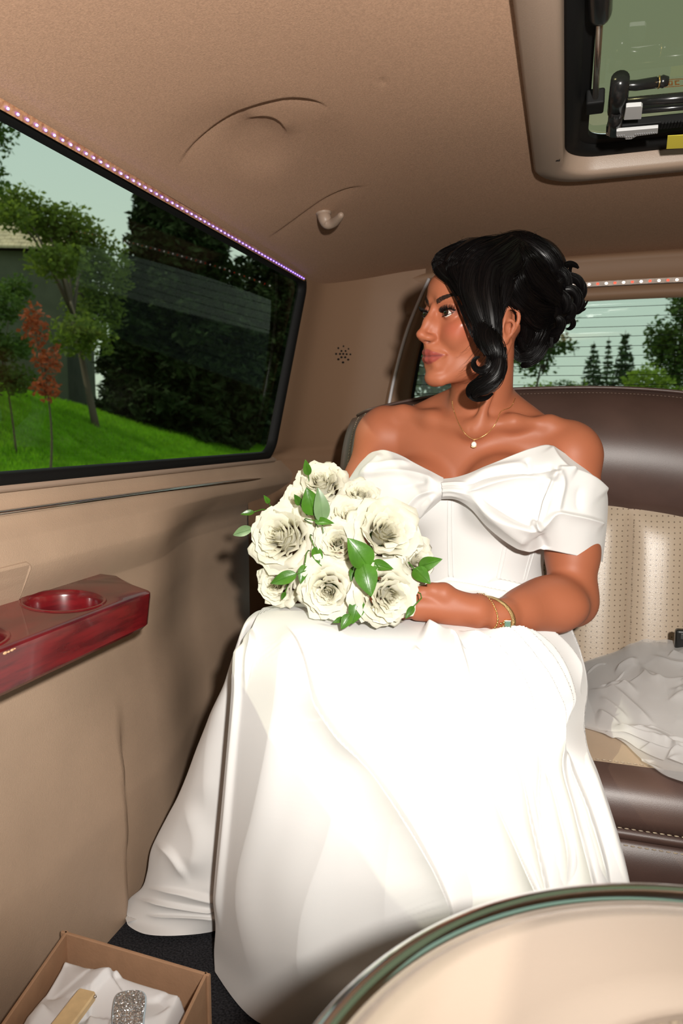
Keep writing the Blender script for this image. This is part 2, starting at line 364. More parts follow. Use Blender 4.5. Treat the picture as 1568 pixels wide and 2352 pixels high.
# ================================================================== OUTSIDE: street, lawn, trees, house
M['lawn'] = mat('lawn_green', (.16, .32, .02), .9, bump=1, bscale=30, var=.45, vscale=3, spec=.1)
M['concrete'] = mat('concrete', (.62, .56, .45), .9, var=.2, vscale=2)
M['asphalt'] = mat('asphalt', (.10, .10, .10), .9, var=.2, vscale=3)
M['bark'] = mat('bark', (.09, .065, .045), .9, bump=1, bscale=20)
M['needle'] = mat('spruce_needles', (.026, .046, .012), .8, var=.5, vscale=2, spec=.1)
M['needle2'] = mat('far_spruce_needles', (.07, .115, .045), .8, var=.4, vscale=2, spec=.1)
def leafmat(n, c, t=.35):
    m = mat(n, c, .6, var=.45, vscale=1.5, spec=.15); nt = m.node_tree; b = nt.nodes['Principled BSDF']; o = nt.nodes['Material Output']
    tl = nt.nodes.new('ShaderNodeBsdfTranslucent'); tl.inputs[0].default_value = (c[0] * 1.5, c[1] * 1.5, c[2], 1); mx = nt.nodes.new('ShaderNodeMixShader'); mx.inputs[0].default_value = t
    nt.links.new(b.outputs[0], mx.inputs[1]); nt.links.new(tl.outputs[0], mx.inputs[2]); nt.links.new(mx.outputs[0], o.inputs[0]); return m
M['leaf_a'] = leafmat('olive_leaves', (.16, .22, .04)); M['leaf_b'] = leafmat('dark_leaves', (.08, .14, .03)); M['leaf_c'] = leafmat('bright_leaves', (.26, .36, .05))
M['leaf_r'] = leafmat('red_leaves', (.45, .11, .05), .2)
def hill(x, y):
    sl = np.interp(y, [0, 16, 24, 34, 48, 80], [.56, .52, .42, .26, .13, .03]); d = np.clip(-15.6 - x, 0, 10)
    return -.5 + sl * d * sst(d, -1, 3)
xs4 = np.concatenate([np.linspace(-60, -27, 8), np.linspace(-26.6, -15.6, 60)]); ys4 = np.linspace(-20, 90, 120)
XX, YY = np.meshgrid(xs4, ys4, indexing='ij'); ZZ = hill(XX, YY); ZZ += RNG.randn(*ZZ.shape) * .015
g = MB(); g.grid(np.stack([XX, YY, ZZ], -1)); LAWN = struct(g.build('ground_lawn', M['lawn']), 'sunlit lawn rising beyond the sidewalk, seen through the tinted window')
# short grass blades on the part of the slope in view
n = 42000; bx = -15.65 - 9 * RNG.rand(n) ** 1.3; by = 13 + 27 * RNG.rand(n); bz = hill(bx, by); h = .10 + .12 * RNG.rand(n); a = RNG.rand(n) * PI; w = .022
dx, dy = np.cos(a) * w, np.sin(a) * w; lx, ly = RNG.randn(n) * .05, RNG.randn(n) * .05
V = np.stack([np.stack([bx - dx, by - dy, bz], 1), np.stack([bx + dx, by + dy, bz], 1), np.stack([bx + lx, by + ly, bz + h], 1)], 1).reshape(-1, 3)
g = MB(); g.add(V, np.arange(3 * n).reshape(-1, 3).tolist()); o = g.build('grass_blades', leafmat('grass_green', (.21, .44, .02), .4), LAWN, smooth=False, fixn=False); o['kind'] = 'stuff'
g = MB(); g.box((-15.6, -20, -.6), (-12.6, 90, -.48)); struct(g.build('ground_sidewalk', M['concrete'], smooth=False), 'pale concrete sidewalk in front of the lawn')
g = MB(); g.box((-12.6, -20, -.75), (40, 120, -.62)); struct(g.build('ground_street', M['asphalt'], smooth=False))
g = MB(); g.box((-60, 90, -.75), (60, 200, -.5)); struct(g.build('ground_field', M['lawn'], smooth=False))
def cards(Cn, size, mi=0, up=.3, asp=.55):
    n = len(Cn); a = RNG.randn(n, 3); a[:, 2] *= .6; a /= np.linalg.norm(a, axis=1)[:, None]; b = np.cross(a, RNG.randn(n, 3)); b /= np.linalg.norm(b, axis=1)[:, None]
    s = (size * (.6 + .8 * RNG.rand(n)))[:, None]; V = np.stack([Cn - a * s, Cn + b * s * asp, Cn + a * s, Cn - b * s * asp], 1).reshape(-1, 3)
    return V, np.arange(4 * n).reshape(-1, 4).tolist()
def trunk(g, base, top, r0, r1): g.tube(crom([base, (np.array(base) * .6 + np.array(top) * .4) + RNG.randn(3) * .1, top], 8), np.linspace(r0, r1, 8), 8)
def deciduous(name, base, blobs, n, size, m, label, cat='tree', group=None, r=.18):
    base = np.array(base, float); root = empty(name, base, label, cat, group)
    g = MB(); top = np.mean([b[0] for b in blobs], 0); trunk(g, base - [0, 0, .1], top, r, r * .4)
    for c, rad in blobs: g.tube(crom([base * .35 + top * .65, (top + np.array(c)) / 2 - [0, 0, .3], c], 6), np.linspace(r * .5, r * .1, 6), 5)
    g.build('trunk', M['bark'], root)
    vol = np.array([np.prod(np.broadcast_to(b[1], 3)) ** .8 for b in blobs]); g = MB()
    for (c, rad), v in zip(blobs, vol / vol.sum()):
        k = int(n * v); d = RNG.randn(k, 3); d /= np.linalg.norm(d, axis=1)[:, None]; q = RNG.rand(k) ** .45; cl = RNG.randn(max(k // 30, 1), 3) * .25
        P = d * q[:, None] + cl[RNG.randint(0, len(cl), k)] * .5
        V, F = cards(np.array(c) + P * np.broadcast_to(rad, 3), size); g.add(V, F)
    o = g.build('foliage', m, root, smooth=False, fixn=False); o['kind'] = 'stuff'; return root
def conifer(name, base, H, R, tiers, per, m, label, group=None, leaf=.16, z0=.06):
    base = np.array(base, float); root = empty(name, base, label, 'tree', group)
    g = MB(); trunk(g, base - [0, 0, .1], base + [0, 0, H], H * .018, H * .002); g.build('trunk', M['bark'], root)
    P = []
    for t in range(tiers):
        f = z0 + (1 - z0) * t / tiers; rr = R * (1 - f) ** .85 + R * .03; nb = max(5, int(13 * (1 - f) + 5))
        for b in range(nb):
            a = 2 * PI * (b + RNG.rand()) / nb; L = rr * (.7 + .45 * RNG.rand()); k = int(per * L / R) + 4; s = RNG.rand(k) ** .6
            dr = -.28 * L * s ** 1.3 + .12 * L * s ** 3; wd = .16 * L * (1 - .75 * s)
            lat = RNG.randn(k) * wd; P.append(np.stack([base[0] + np.cos(a) * L * s - np.sin(a) * lat, base[1] + np.sin(a) * L * s + np.cos(a) * lat, base[2] + H * f + dr + RNG.randn(k) * .04 * R], 1))
    g = MB(); V, F = cards(np.vstack(P), leaf, asp=.35); g.add(V, F); o = g.build('foliage', m, root, smooth=False, fixn=False); o['kind'] = 'stuff'; return root
def pol(px, dist, z=None):
    az = math.atan((px - CX) / FPX) - TH; return np.array([math.sin(az) * dist, math.cos(az) * dist, 0 if z is None else z])
def hz(py, dist): return .85 + (985 - py) / 1650 * dist * 1.0
def onhill(p): p = p.copy(); p[2] = float(hill(p[0], p[1])) if p[0] < -15.6 else -.5; return p
# --- big dark spruces filling most of the side window
for px, d, H, R, lab in ((430, 43, 22, 5.0, 'huge dark spruce filling the middle of the tinted window'), (655, 58, 24, 7.0, 'dark spruce at the rear edge of the tinted window'), (345, 84, 27, 6.6, 'dark spruce behind, its pointed side branches against the pale sky')):
    b = onhill(pol(px, d)); conifer('spruce_tree', b, H, R, 40, 210, M['needle'], lab, leaf=.30, z0=.0)
b = onhill(pol(225, 33)); deciduous('leafy_tree', b, [(pol(190, 38, hz(520, 33)), (1.4, 1.4, 1.2)), (pol(130, 38, hz(500, 33)), (1.3, 1.3, .9)), (pol(245, 38, hz(600, 33)), (1.5, 1.5, 1.8)), (pol(230, 38, hz(700, 33)), (1.4, 1.4, 1.2)), (pol(70, 38, hz(470, 33)), (1.3, 1.3, .9)), (pol(150, 33, hz(640, 33)), (1.3, 1.2, .7)), (pol(60, 33, hz(560, 33)), (.9, .9, .5)), (pol(200, 33, hz(790, 33)), (1.2, 1.2, .9))], 9500, .13, M['leaf_a'], 'olive green leafy tree between the sky gap and the house roof')
b = onhill(pol(-60, 30)); deciduous('leafy_tree', b, [(pol(10, 30, hz(300, 30)), (1.0, 1.0, 1.4)), (pol(-60, 30, hz(330, 30)), (2, 2, 2.4)), (pol(20, 30, hz(400, 30)), (.8, 1, .9)), (pol(-30, 30, hz(490, 30)), (1.3, 1.3, .8))], 5200, .11, M['leaf_b'], 'tall leafy tree with sparse twigs at the top left corner of the tinted window')
b = onhill(pol(115, 23)); deciduous('flowering_bush', b, [(pol(95, 23, hz(770, 23)), (.40, .4, .65)), (pol(120, 23, hz(840, 23)), (.5, .4, .5)), (pol(118, 23, hz(900, 23)), (.45, .4, .4))], 520, .09, M['leaf_r'], 'reddish flowering bush in front of the house', 'bush', r=.04)
b = onhill(pol(40, 26)); deciduous('garden_bush', b, [(pol(30, 26, hz(820, 26)), (.9, .8, .5)), (pol(-40, 26, hz(800, 26)), (.9, .8, .7)), (pol(20, 26.5, hz(730, 26)), (.8, .8, .6)), (pol(60, 28, hz(700, 28)), (.6, .6, .5)), (pol(40, 26, hz(885, 26)), (.9, .7, .5)), (pol(-50, 26, hz(880, 26)), (.9, .7, .6))], 4400, .09, M['leaf_b'], 'low dark bush at the foot of the house', 'bush', r=.04)
# --- house with a shingle roof
hc = pol(-40, 48); hb = float(hz(900, 48)); house = empty('house', (hc[0], hc[1], hb), 'house with a pale shingle roof, half hidden by leaves', 'house')
az = math.atan((-40 - CX) / FPX) - TH; hx = np.array([math.cos(az), -math.sin(az) * -1 if False else math.sin(-az) * -1, 0]); hx = np.array([math.cos(az + .35), -math.sin(az + .35), 0]); hy = np.array([math.sin(az + .35), math.cos(az + .35), 0])
Rh = np.array([hx, hy, [0, 0, 1]]).T; hz0 = hb; eave = hz(655, 48); ridge = hz(545, 50)
g = MB(); g.box((-7, -3.4, 0), (6.0, 3.4, eave - hb + 3.4), 0, Rh, (hc[0], hc[1], hb - 3.5)); g.build('wall', mat('grey_siding', (.13, .13, .10), .9, var=.2, vscale=1), house, smooth=False)
g = MB(); nco = 16
for k in range(nco):
    y0 = -4.0 + 4.0 * k / nco; y1 = -4.0 + 4.0 * (k + 1.25) / nco; za = (ridge - eave) * k / nco; zb = (ridge - eave) * (k + 1.25) / nco
    xe = 6.6 - 4.4 * k / nco; xsx = np.arange(-7.5, xe, .32)
    for j, xx in enumerate(xsx):
        w = .30; off = .16 * (k % 2); lift = .02 + .03 * RNG.rand(); pts = [(xx + off, y0, za + lift), (xx + off + w, y0, za + lift), (xx + off + w, y1, zb), (xx + off, y1, zb)]
        V = np.array(pts) @ Rh.T + np.array([hc[0], hc[1], eave]); V2 = V - [0, 0, .12]
        g.add(np.vstack([V, V2]), [[0, 1, 2, 3], [0, 4, 5, 1], [1, 5, 6, 2], [3, 7, 4, 0]])
o = g.build('roof_shingles', mat('tan_shingle', (.75, .58, .40), .9, var=.3, vscale=2), house, smooth=False, fixn=False); o['kind'] = 'stuff'
g = MB(); g.add(np.array([(-7.5, -4, -.1), (6.6, -4, -.1), (2.2, 0, ridge - eave - .1), (-7.5, 0, ridge - eave - .1), (6.6, 4, -.1), (-7.5, 4, -.1)]) @ Rh.T + np.array([hc[0], hc[1], eave]), [[0, 1, 2, 3], [3, 2, 4, 5], [1, 4, 2]])
g.build('roof_deck', M['bark'], house, smooth=False)
for wx in (-3.2, .2):
    g = MB(); g.box((wx, -3.46, 1.2), (wx + 1.3, -3.40, 2.6), 0, Rh, (hc[0], hc[1], hb - .2)); wd = g.build('window', mat('house_window', (.02, .025, .03), .15), house, smooth=False)
# --- behind the car
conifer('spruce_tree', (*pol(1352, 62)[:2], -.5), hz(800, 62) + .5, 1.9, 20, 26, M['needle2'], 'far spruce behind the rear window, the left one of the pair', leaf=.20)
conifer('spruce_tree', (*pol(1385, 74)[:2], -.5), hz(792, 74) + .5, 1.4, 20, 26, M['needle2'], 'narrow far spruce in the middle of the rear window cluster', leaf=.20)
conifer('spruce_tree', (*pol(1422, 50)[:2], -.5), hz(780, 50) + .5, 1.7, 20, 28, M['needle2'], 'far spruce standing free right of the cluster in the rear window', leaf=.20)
b = pol(1545, 44, -.5); deciduous('poplar_tree', b, [(pol(1550, 44, hz(720, 44)), (.8, .8, 1.6)), (pol(1500, 44, hz(810, 44)), (.8, .8, 1.3)), (pol(1545, 44, hz(840, 44)), (1.3, 1, 1.9)), (pol(1590, 44, hz(760, 44)), (1.2, 1, 2.4))], 5200, .14, M['leaf_b'], 'tall poplar at the right edge of the rear window')
b = pol(1215, 26, -.5); deciduous('leafy_tree', b, [(pol(1235, 26, hz(770, 26)), (.9, .9, .6)), (pol(1215, 26, hz(830, 26)), (.75, .9, .75)), (pol(1290, 26, hz(740, 26)), (.5, .6, .35)), (pol(1310, 26, hz(690, 26)), (.35, .5, .2)), (pol(1190, 26, hz(700, 26)), (.9, .9, .8)), (pol(1275, 26, hz(810, 26)), (.6, .6, .3))], 2300, .085, M['leaf_b'], 'airy leafy tree just behind the woman, seen through the rear window', r=.06)
b = pol(985, 30, -.5); deciduous('leafy_tree', b, [(pol(985, 30, hz(860, 30)), (1.6, 1.4, 1.8)), (pol(1060, 31, hz(880, 31)), (1.4, 1.4, 1.3)), (pol(920, 30, hz(800, 30)), (1.8, 1.6, 2.2))], 5200, .12, M['leaf_b'], 'dark leafy tree seen below her chin through the rear window', r=.1)
for px, d, w, py, m, lab in ((1475, 40, 1.1, 868, 'leaf_c', 'yellow green bush below the poplar'), (1230, 48, 1.6, 890, 'leaf_c', 'low bright bush at the left foot of the rear window'), (1290, 60, 1.4, 882, 'leaf_b', 'small distant bush between the airy tree and the spruces'), (1330, 40, 1.0, 905, 'leaf_c', 'green bush in front of the far spruces')):
    b = pol(px, d, -.5); deciduous('roadside_bush', b, [(pol(px, d, hz(py + 20, d)), (w, 1, .9)), (pol(px + 15, d, hz(py + 50, d)), (w * 1.2, 1, 1.2))], 1300, .13, M[m], lab, 'bush', r=.04)

b = onhill(np.array([-26.5, 19.5, 0])); deciduous('leafy_tree', b, [((-25.0, 18.6, 6.6), (2.0, 1.6, 1.2)), ((-26.8, 21.0, 8.2), (2.0, 1.6, 1.2)), ((-26.5, 24.0, 7.2), (1.5, 1.3, 1.0))], 1500, .22, M['leaf_b'], 'unseen leafy tree added left of the view to shade the lawn')  # out-of-view tree, added to throw dappled shade on the lawn
# ================================================================== CAR FITTINGS AND FURNITURE
# ---------------------------------------------------------------- roof hatch
HX0, HX1, HY0, HY1 = -.072, .74, .58, 1.470
hatch = empty('roof_hatch', (.33, 1.0, 1.32), 'glazed roof hatch with a beige trim frame and black metal fittings', 'roof hatch')
def ring(d, r):
    P = rrect(HX0 + d, HX1 - d, HY0 + d, HY1 - d, max(r - d * .55, .012), 8); return P
def frame(g, prof, r=.085):
    g.grid(np.array([np.column_stack([ring(d, r), np.full(len(ring(d, r)), z)]) for d, z in prof]), cv=True)
g = MB(); frame(g, [(0, 1.322), (.001, 1.311), (.006, 1.306), (.030, 1.302), (.044, 1.303), (.049, 1.306), (.0515, 1.312), (.053, 1.336)]); g.build('trim_frame', M['tan_trim'], hatch, sharp=40)
g = MB(); frame(g, [(.0525, 1.334), (.056, 1.331), (.064, 1.332), (.072, 1.336), (.076, 1.343), (.090, 1.346), (.0905, 1.354)]); g.build('seal_frame', M['black'], hatch, sharp=40)
g = MB(); P = ring(.088, .085); g.add(np.column_stack([P, np.full(len(P), 1.356)]), [list(range(len(P)))]); g.build('glass_pane', M['roofglass'], hatch, smooth=False)
# gas strut: black cylinder and steel rod, lying parallel to the glass along the left side
A, B = np.array([.033, .70, 1.338]), at(1372, 40, 1.0); B = atZ(1378, 40, 1.337); C_ = atZ(1366, 240, 1.333); A = atZ(1378, -420, 1.340)
st = MB(); d_ = (B - A) / np.linalg.norm(B - A); L_ = np.linalg.norm(B - A)
st.tube([A, B - d_ * .012, B - d_ * .004, B, B + d_ * .001], [.0135, .0135, .012, .009, .004], 16); so = st.build('gas_strut', M['blackgloss'], hatch)
st = MB(); st.tube([B - d_ * .01, C_], .0042, 12); st.build('rod', M['steel'], so)
# hinge block at the rod's foot and the cross tube
g = MB(); c = atZ(1366, 235, 1.334); g.box((-.013, -.020, -.010), (.013, .020, .012), 0, None, c); g.build('rod_mount', M['black'], hatch, smooth=False, bevel=.003)
p1, p2 = atZ(1425, 205, 1.326), atZ(1409, 300, 1.312)
g = MB(); c = atZ(1420, 215, 1.330); g.tube([atZ(1424, 180, 1.334), atZ(1421, 215, 1.327), atZ(1416, 255, 1.318)], [.0125, .0135, .0135], 16); g.tube([atZ(1417, 248, 1.318), atZ(1410, 302, 1.306)], [.0115, .0105], 14)
g.build('latch_post', M['blackgloss'], hatch)
g = MB(); g.tube([atZ(1428, 196, 1.334), atZ(1460, 196, 1.335), atZ(1508, 189, 1.335)], [.006, .007, .0075], 10); g.tube([atZ(1508, 189, 1.335), atZ(1522, 187, 1.335), atZ(1534, 186, 1.335)], [.006, .0085, .006], 10); o = g.build('latch_handle', M['blackgloss'], hatch)
g = MB(); g.tube([atZ(1511, 189, 1.335), atZ(1514, 188.7, 1.335)], [.0083, .0083], 12); g.build('brass_ring', mat('brass', (.75, .5, .2), .3, 1), o)
def bar3(g, pts, hw, hh):
    pts = np.array(pts); d = pts[-1] - pts[0]; d /= np.linalg.norm(d); n = np.cross([0, 0, 1.], d); n /= np.linalg.norm(n)
    g.grid(np.array([[p + n * a * hw + np.array([0, 0, 1.]) * b * hh for a, b in ((-1, -1), (1, -1), (1, 1), (-1, 1))] for p in pts]), cv=True)
    o = g.n - 4 * len(pts); g.f += [[o, o + 1, o + 2, o + 3], [g.n - 1, g.n - 2, g.n - 3, g.n - 4]]; g.m += [0, 0]
g = MB(); g.tube([atZ(1430, 237, 1.328), atZ(1700, 212, 1.328)], .0075, 12); g.build('cross_tube', M['blackgloss'], hatch)
g = MB(); g.tube([atZ(1425, 258, 1.320), atZ(1700, 234, 1.320)], .0045, 10); g.build('lower_rod', M['blackgloss'], hatch)
g = MB(); bar3(g, [atZ(1393, 292, 1.312), atZ(1700, 262, 1.312)], .0115, .006); hb_ = g.build('slide_bar', M['black'], hatch, smooth=False, bevel=.002)
for k in range(12):
    c = atZ(1522 + k * 7.4, 287 - k * .7, 1.3055); g = MB(); bar3(g, [c + np.array([-.0014, -.0105, 0]), c + np.array([-.0014, .0105, 0])], .0016, .0022); g.build('rib', M['black'], hb_, smooth=False)
g = MB(); g.ball(atZ(1396, 306, 1.305), .0035, 6); g.build('screw', M['steel'], hatch)
def clip(name, pts, z, th):
    P = np.array([atZ(a, b, z) for a, b in pts]); g = MB(); n = len(P); g.add(np.vstack([P, P + [0, 0, th]]), [list(range(n)), list(range(n, 2 * n))[::-1]] + [[i, (i + 1) % n, n + (i + 1) % n, n + i] for i in range(n)])
    return g.build(name, M['clip'], hatch, smooth=False, bevel=.0008)
clip('upper_clip', [(1432, 276), (1437, 247), (1442, 246), (1472, 244), (1475, 247), (1472, 274)], 1.300, .006)['label'] = 'pale grey square clip'
clip('lower_clip', [(1414, 316), (1415, 302), (1511, 294), (1510, 307), (1478, 311), (1462, 313), (1450, 320), (1436, 321), (1434, 316)], 1.297, .005)['label'] = 'pale grey serrated lever'
gg = MB()
for k in range(18):
    c = atZ(1417 + k * 5.2, 312.5 - k * .45 + (4.5 if 4 <= k <= 7 else 0), 1.2965); gg.tube([c + [0, -.002, 0], c + [0, .002, 0]], .0009, 5)
gg.build('serration', mat('dark_grey_plastic', (.25, .25, .26), .5), hatch)['kind'] = 'stuff'
g = MB(); P = [atZ(1530, 341, 1.3015), atZ(1533, 311, 1.3035), atZ(1640, 304, 1.3035), atZ(1640, 336, 1.3015)]; P = [p - np.array([0, 0, .0008]) for p in P]; P2 = [p + np.array([0, 0, .0006]) for p in P]
g.add(np.array(P + P2), [[0, 1, 2, 3], [7, 6, 5, 4], [0, 4, 5, 1], [1, 5, 6, 2], [2, 6, 7, 3], [3, 7, 4, 0]]); g.build('sticker', M['yellow'], hatch, smooth=False)['label'] = 'plain yellow sticker'
c = atZ(1281, 366, 1.3045); g = MB(); g.lathe([(.0001, -.0022), (.0030, -.0018), (.0045, 0), (.0045, .002)], 12, c); g.box((-.0035, -.0006, -.0027), (.0035, .0006, -.002), 1, None, c); g.build('screw', [M['steel'], M['black']], hatch)
# ---------------------------------------------------------------- LED strips
M['ledtape'] = mat('copper_tape', (.45, .25, .12), .4, var=.5, vscale=160, col2=(.25, .10, .05)); M['ledwhite'] = mat('led_white', (.9, .88, .8), .4, emit=(1, .95, .85), es=3)
M['ledpurple'] = mat('led_purple', (.6, .5, 1), .4, emit=(.15, .085, 1.0), es=6); M['ledred'] = mat('led_red', (.8, .1, .05), .4, emit=(1, .08, .04), es=1.2)
strip = empty('led_strip', (-.68, .6, 1.248), 'strip of tiny purple lights along the roof edge above the tinted window', 'light strip')
def stripbar(g, P, w, t, up):
    P = np.array(P); g.grid(np.array([[p + np.array(up) * a * w + np.array(nn) * b * t for a, b in ((-1, -1), (1, -1), (1, 1), (-1, 1))] for p, nn in zip(P, [(.8, 0, -.6)] * len(P))]), cv=True)
Ys = np.linspace(-.6, 1.84, 60); lx = lambda y: -.666 - .006 * sst(y, 1.6, 1.85); lz = lambda y: 1.2405 + .003 * sst(y, 1.6, 1.85)
g = MB(); stripbar(g, [(lx(y), y, lz(y)) for y in Ys], .0058, .0012, (.6, 0, .8)); g.build('tape', M['ledtape'], strip, smooth=False)
nled = 0
def ledmesh(name, m, sz=.0018):
    g = MB(); g.ball((0, 0, 0), (sz, sz * 1.2, sz), 5); o = g.build(name, m); return o
lp = ledmesh('led', M['ledpurple']); first = True
for k in range(67):
    y = .715 + k * .0168; o = lp if first else lp.copy()
    if not first: COL.objects.link(o)
    first = False; o.parent = strip; o.location = Vector((lx(y) + .002, y, lz(y) - .0022)) - strip.location
    o.scale = (1, 1, 1)
rs = empty('rear_led_strip', (.2, 2.12, 1.232), 'strip of red and white lights along the top of the rear window', 'light strip')
xs5 = np.linspace(-.40, .70, 50); rz = lambda x: 1.2395 - .018 * abs((x - .12) / .5) ** 2.4
g = MB(); P = np.array([(x, 2.117, rz(x)) for x in xs5]); g.grid(np.array([[p + np.array([0, a, b]) for a, b in ((-.001, -.0062), (-.001, .0062), (.003, .0062), (.003, -.0062))] for p in P]), cv=True); g.build('tape', mat('white_tape', (.62, .5, .42), .5, var=.3, vscale=80), rs, smooth=False)
proto = {}
for k in range(50):
    x = -.39 + k * .0218; w = k % 2
    if w not in proto:
        g = MB(); s = (.0042, .0015, .0034); g.ball((0, 0, 0), s, 6); proto[w] = g.build('red_led' if w else 'white_led', M['ledred'] if w else M['ledwhite']); o = proto[w]
    else: o = proto[w].copy(); COL.objects.link(o)
    o.parent = rs; o.location = Vector((x, 2.1165, rz(x))) - rs.location
# ---------------------------------------------------------------- coat hook on the ceiling
hk = empty('coat_hook', atZ(750, 480, 1.30), 'small beige plastic coat hook on the headliner', 'coat hook')
zc = 1.292
def hkp(px, py, z): return atZ(px, py, z)
g = MB(); P = crom([hkp(742, 488, 1.305), hkp(745, 500, 1.290), hkp(752, 513, 1.279), hkp(766, 511, 1.278), hkp(778, 500, 1.281), hkp(785, 491, 1.284)], 26)
g.tube(P, np.interp(np.linspace(0, 1, 26), [0, .3, .5, .8, .95, 1], [.015, .0135, .0105, .008, .0065, .003]), 14); g.build('hook', M['tan_trim'], hk)
g = MB(); c = hkp(742, 489, 1.301); g.lathe([(.0001, -.006), (.013, -.006), (.017, -.002), (.018, .008)], 18, c); g.build('base_plate', M['tan_trim'], hk)
g = MB(); c = hkp(757, 517, 1.2745); g.ball(c, (.0042, .0030, .0025), 8); g.build('cap', M['tan_trim'], hk)
# ---------------------------------------------------------------- red lacquered cup holder on the left wall
M['lacquer'] = mat('red_lacquer', (.16, .008, .011), .22, var=.6, vscale=9, col2=(.06, .004, .006), coat=.45, stretch=(3, 1.2, 9))
cup = empty('cup_holder', (-.70, .55, .55), 'glossy dark red wooden cup holder with three round wells', 'cup holder')
YF, YB = .962, 1.02                                  # front and back right corners
zt = lambda x: .600 + .012 * (-.606 - x) / .14
xf, xb = -.606, -.748
# outline of the top (x, Y) counter-clockwise, rounded at the far corners
oc = [(xf, -.3), (xf, .3), (xf, .6), (xf, .90), (xf, .948), (xf - .003, .958), (xf - .012, .9665)]
oc += [(xf - .05, .982), (xf - .09, 1.0), (xb + .04, 1.012), (xb + .012, 1.008), (xb, .99), (xb, .94), (xb, .6), (xb, .3), (xb, -.3)]
oc = np.array(oc)
wells = [(-.677, .842, .0525), (-.674, .648, .0525), (-.672, .472, .0525), (-.672, .295, .0525)]
bm = bmesh.new()
def vtop(x, y, dz=0): return bm.verts.new((x, y, zt(x) + dz))
outer = [vtop(x, y, -.003) for x, y in oc]; inner = []
cc = oc.mean(0)
for (x, y) in oc:
    sx = .005 if x > -.68 else -.005; inner.append(vtop(x - sx * (1 if abs(x - xf) < .05 or x > -.70 else 0) - (0 if x > xb + .06 else -.005), y - (.006 if y > .95 else 0)))
n = len(oc)
for i in range(n):
    bm.faces.new((outer[i], outer[(i + 1) % n], inner[(i + 1) % n], inner[i]))
edges = [bm.edges.get((inner[i], inner[(i + 1) % n])) for i in range(n)]
NW = 40
for cx_, cy_, r in wells:
    ringv = [vtop(cx_ + (r + .006) * math.cos(2 * PI * k / NW), cy_ + (r + .006) * 1.02 * math.sin(2 * PI * k / NW)) for k in range(NW)]
    for k in range(NW): edges.append(bm.edges.new((ringv[k], ringv[(k + 1) % NW])))
    prev = ringv
    for d, dz in ((.0045, .0018), (.0015, .0016), (-.0015, -.001), (-.0035, -.007), (-.005, -.055), (-.012, -.060)):
        cur = [vtop(cx_ + (r + d) * math.cos(2 * PI * k / NW), cy_ + (r + d) * 1.02 * math.sin(2 * PI * k / NW), dz) for k in range(NW)]
        for k in range(NW): bm.faces.new((prev[k], prev[(k + 1) % NW], cur[(k + 1) % NW], cur[k]))
        prev = cur
    bm.faces.new(prev)
bmesh.ops.triangle_fill(bm, use_beauty=True, use_dissolve=False, edges=edges)
# faces wrongly filled inside the wells
for f in [f for f in bm.faces if len(f.verts) == 3 and any(math.hypot(f.calc_center_median().x - a, (f.calc_center_median().y - b) / 1.02) < r - .001 for a, b, r in wells) and f.calc_center_median().z > .597]: bm.faces.remove(f)
low = []
for (x, y) in oc: low.append((x, y))
prev = outer
for k, (sh, z) in enumerate(((.000, .590), (.004, .548), (.009, .5425))):
    cur = [bm.verts.new((x - (sh if x > -.73 else 0), y - (sh * .9 if y > .9 else 0), z)) for x, y in oc]
    for i in range(n): bm.faces.new((prev[i], prev[(i + 1) % n], cur[(i + 1) % n], cur[i]))
    prev = cur
bm.faces.new(prev[::-1]); bmesh.ops.recalc_face_normals(bm, faces=bm.faces)
me = bpy.data.meshes.new('holder_body'); 
for v in bm.verts: v.co -= cup.location
bm.to_mesh(me); bm.free(); me.materials.append(M['lacquer']); me.polygons.foreach_set('use_smooth', [True] * len(me.polygons)); me.set_sharp_from_angle(angle=math.radians(35))
o = bpy.data.objects.new('holder_body', me); COL.objects.link(o); o.parent = cup
g = MB()
for px, py, s in ((12, 1500, 1.3), (20, 1497, .9), (28, 1493, 1.1), (34, 1490, .7)):
    p = atX(px, py, xf + .0002); g.ball(p, (.0006, .0028 * s, .0014 * s), 5)
g.build('chipped_spot', mat('bare_wood', (.6, .36, .2), .6), cup)
# ---------------------------------------------------------------- rear bench
bench = empty('rear_bench', (.1, 1.3, 0), 'rear bench seat of dark brown leather with perforated beige inserts', 'bench seat')
BX0, BX1 = -.475, .66
def topz(x): return .932 - .06 * np.clip((np.abs(x - .0) / .48), 0, 2) ** 2.6 * (x < 0) - .10 * np.clip(x / .55, 0, 2) ** 2.2 * (x > 0)
def splitz(x): return .700 - .085 * np.clip((x + .0) / .45, -1, 2) ** 2
xs6 = np.linspace(BX0, BX1, 140)
def sback(z): return 1.452 + (z - .40) * .15         # leaning face of the backrest
def bolster(x):
    t = topz(x); s = splitz(x); z = np.linspace(0, 1, 22); zz = s + (t - s) * z
    y = sback(zz) - .050 * np.sin(PI * np.clip(z, 0, 1)) ** .7 + .03 * z ** 8
    edge = sst(x, BX0, BX0 + .06) * sst(x, BX1, BX1 - .06)
    y = y + (1 - edge) * .06; P = np.stack([np.full(22, x), y, zz], 1)
    back = np.array([[x, y[-1] + .035, t + .004], [x, y[-1] + .075, t - .02], [x, y[-1] + .09, t - .12], [x, y[-1] + .09, s]])
    return np.vstack([P, back])
G = np.array([bolster(x) for x in xs6]); g = MB(); g.grid(G)
for e in (0, -1): g.f.append([int(i) for i in (np.arange(G.shape[1]) + (0 if e == 0 else (G.shape[0] - 1) * G.shape[1]))]); g.m.append(0)
g.build('back_bolster', M['brown'], bench)
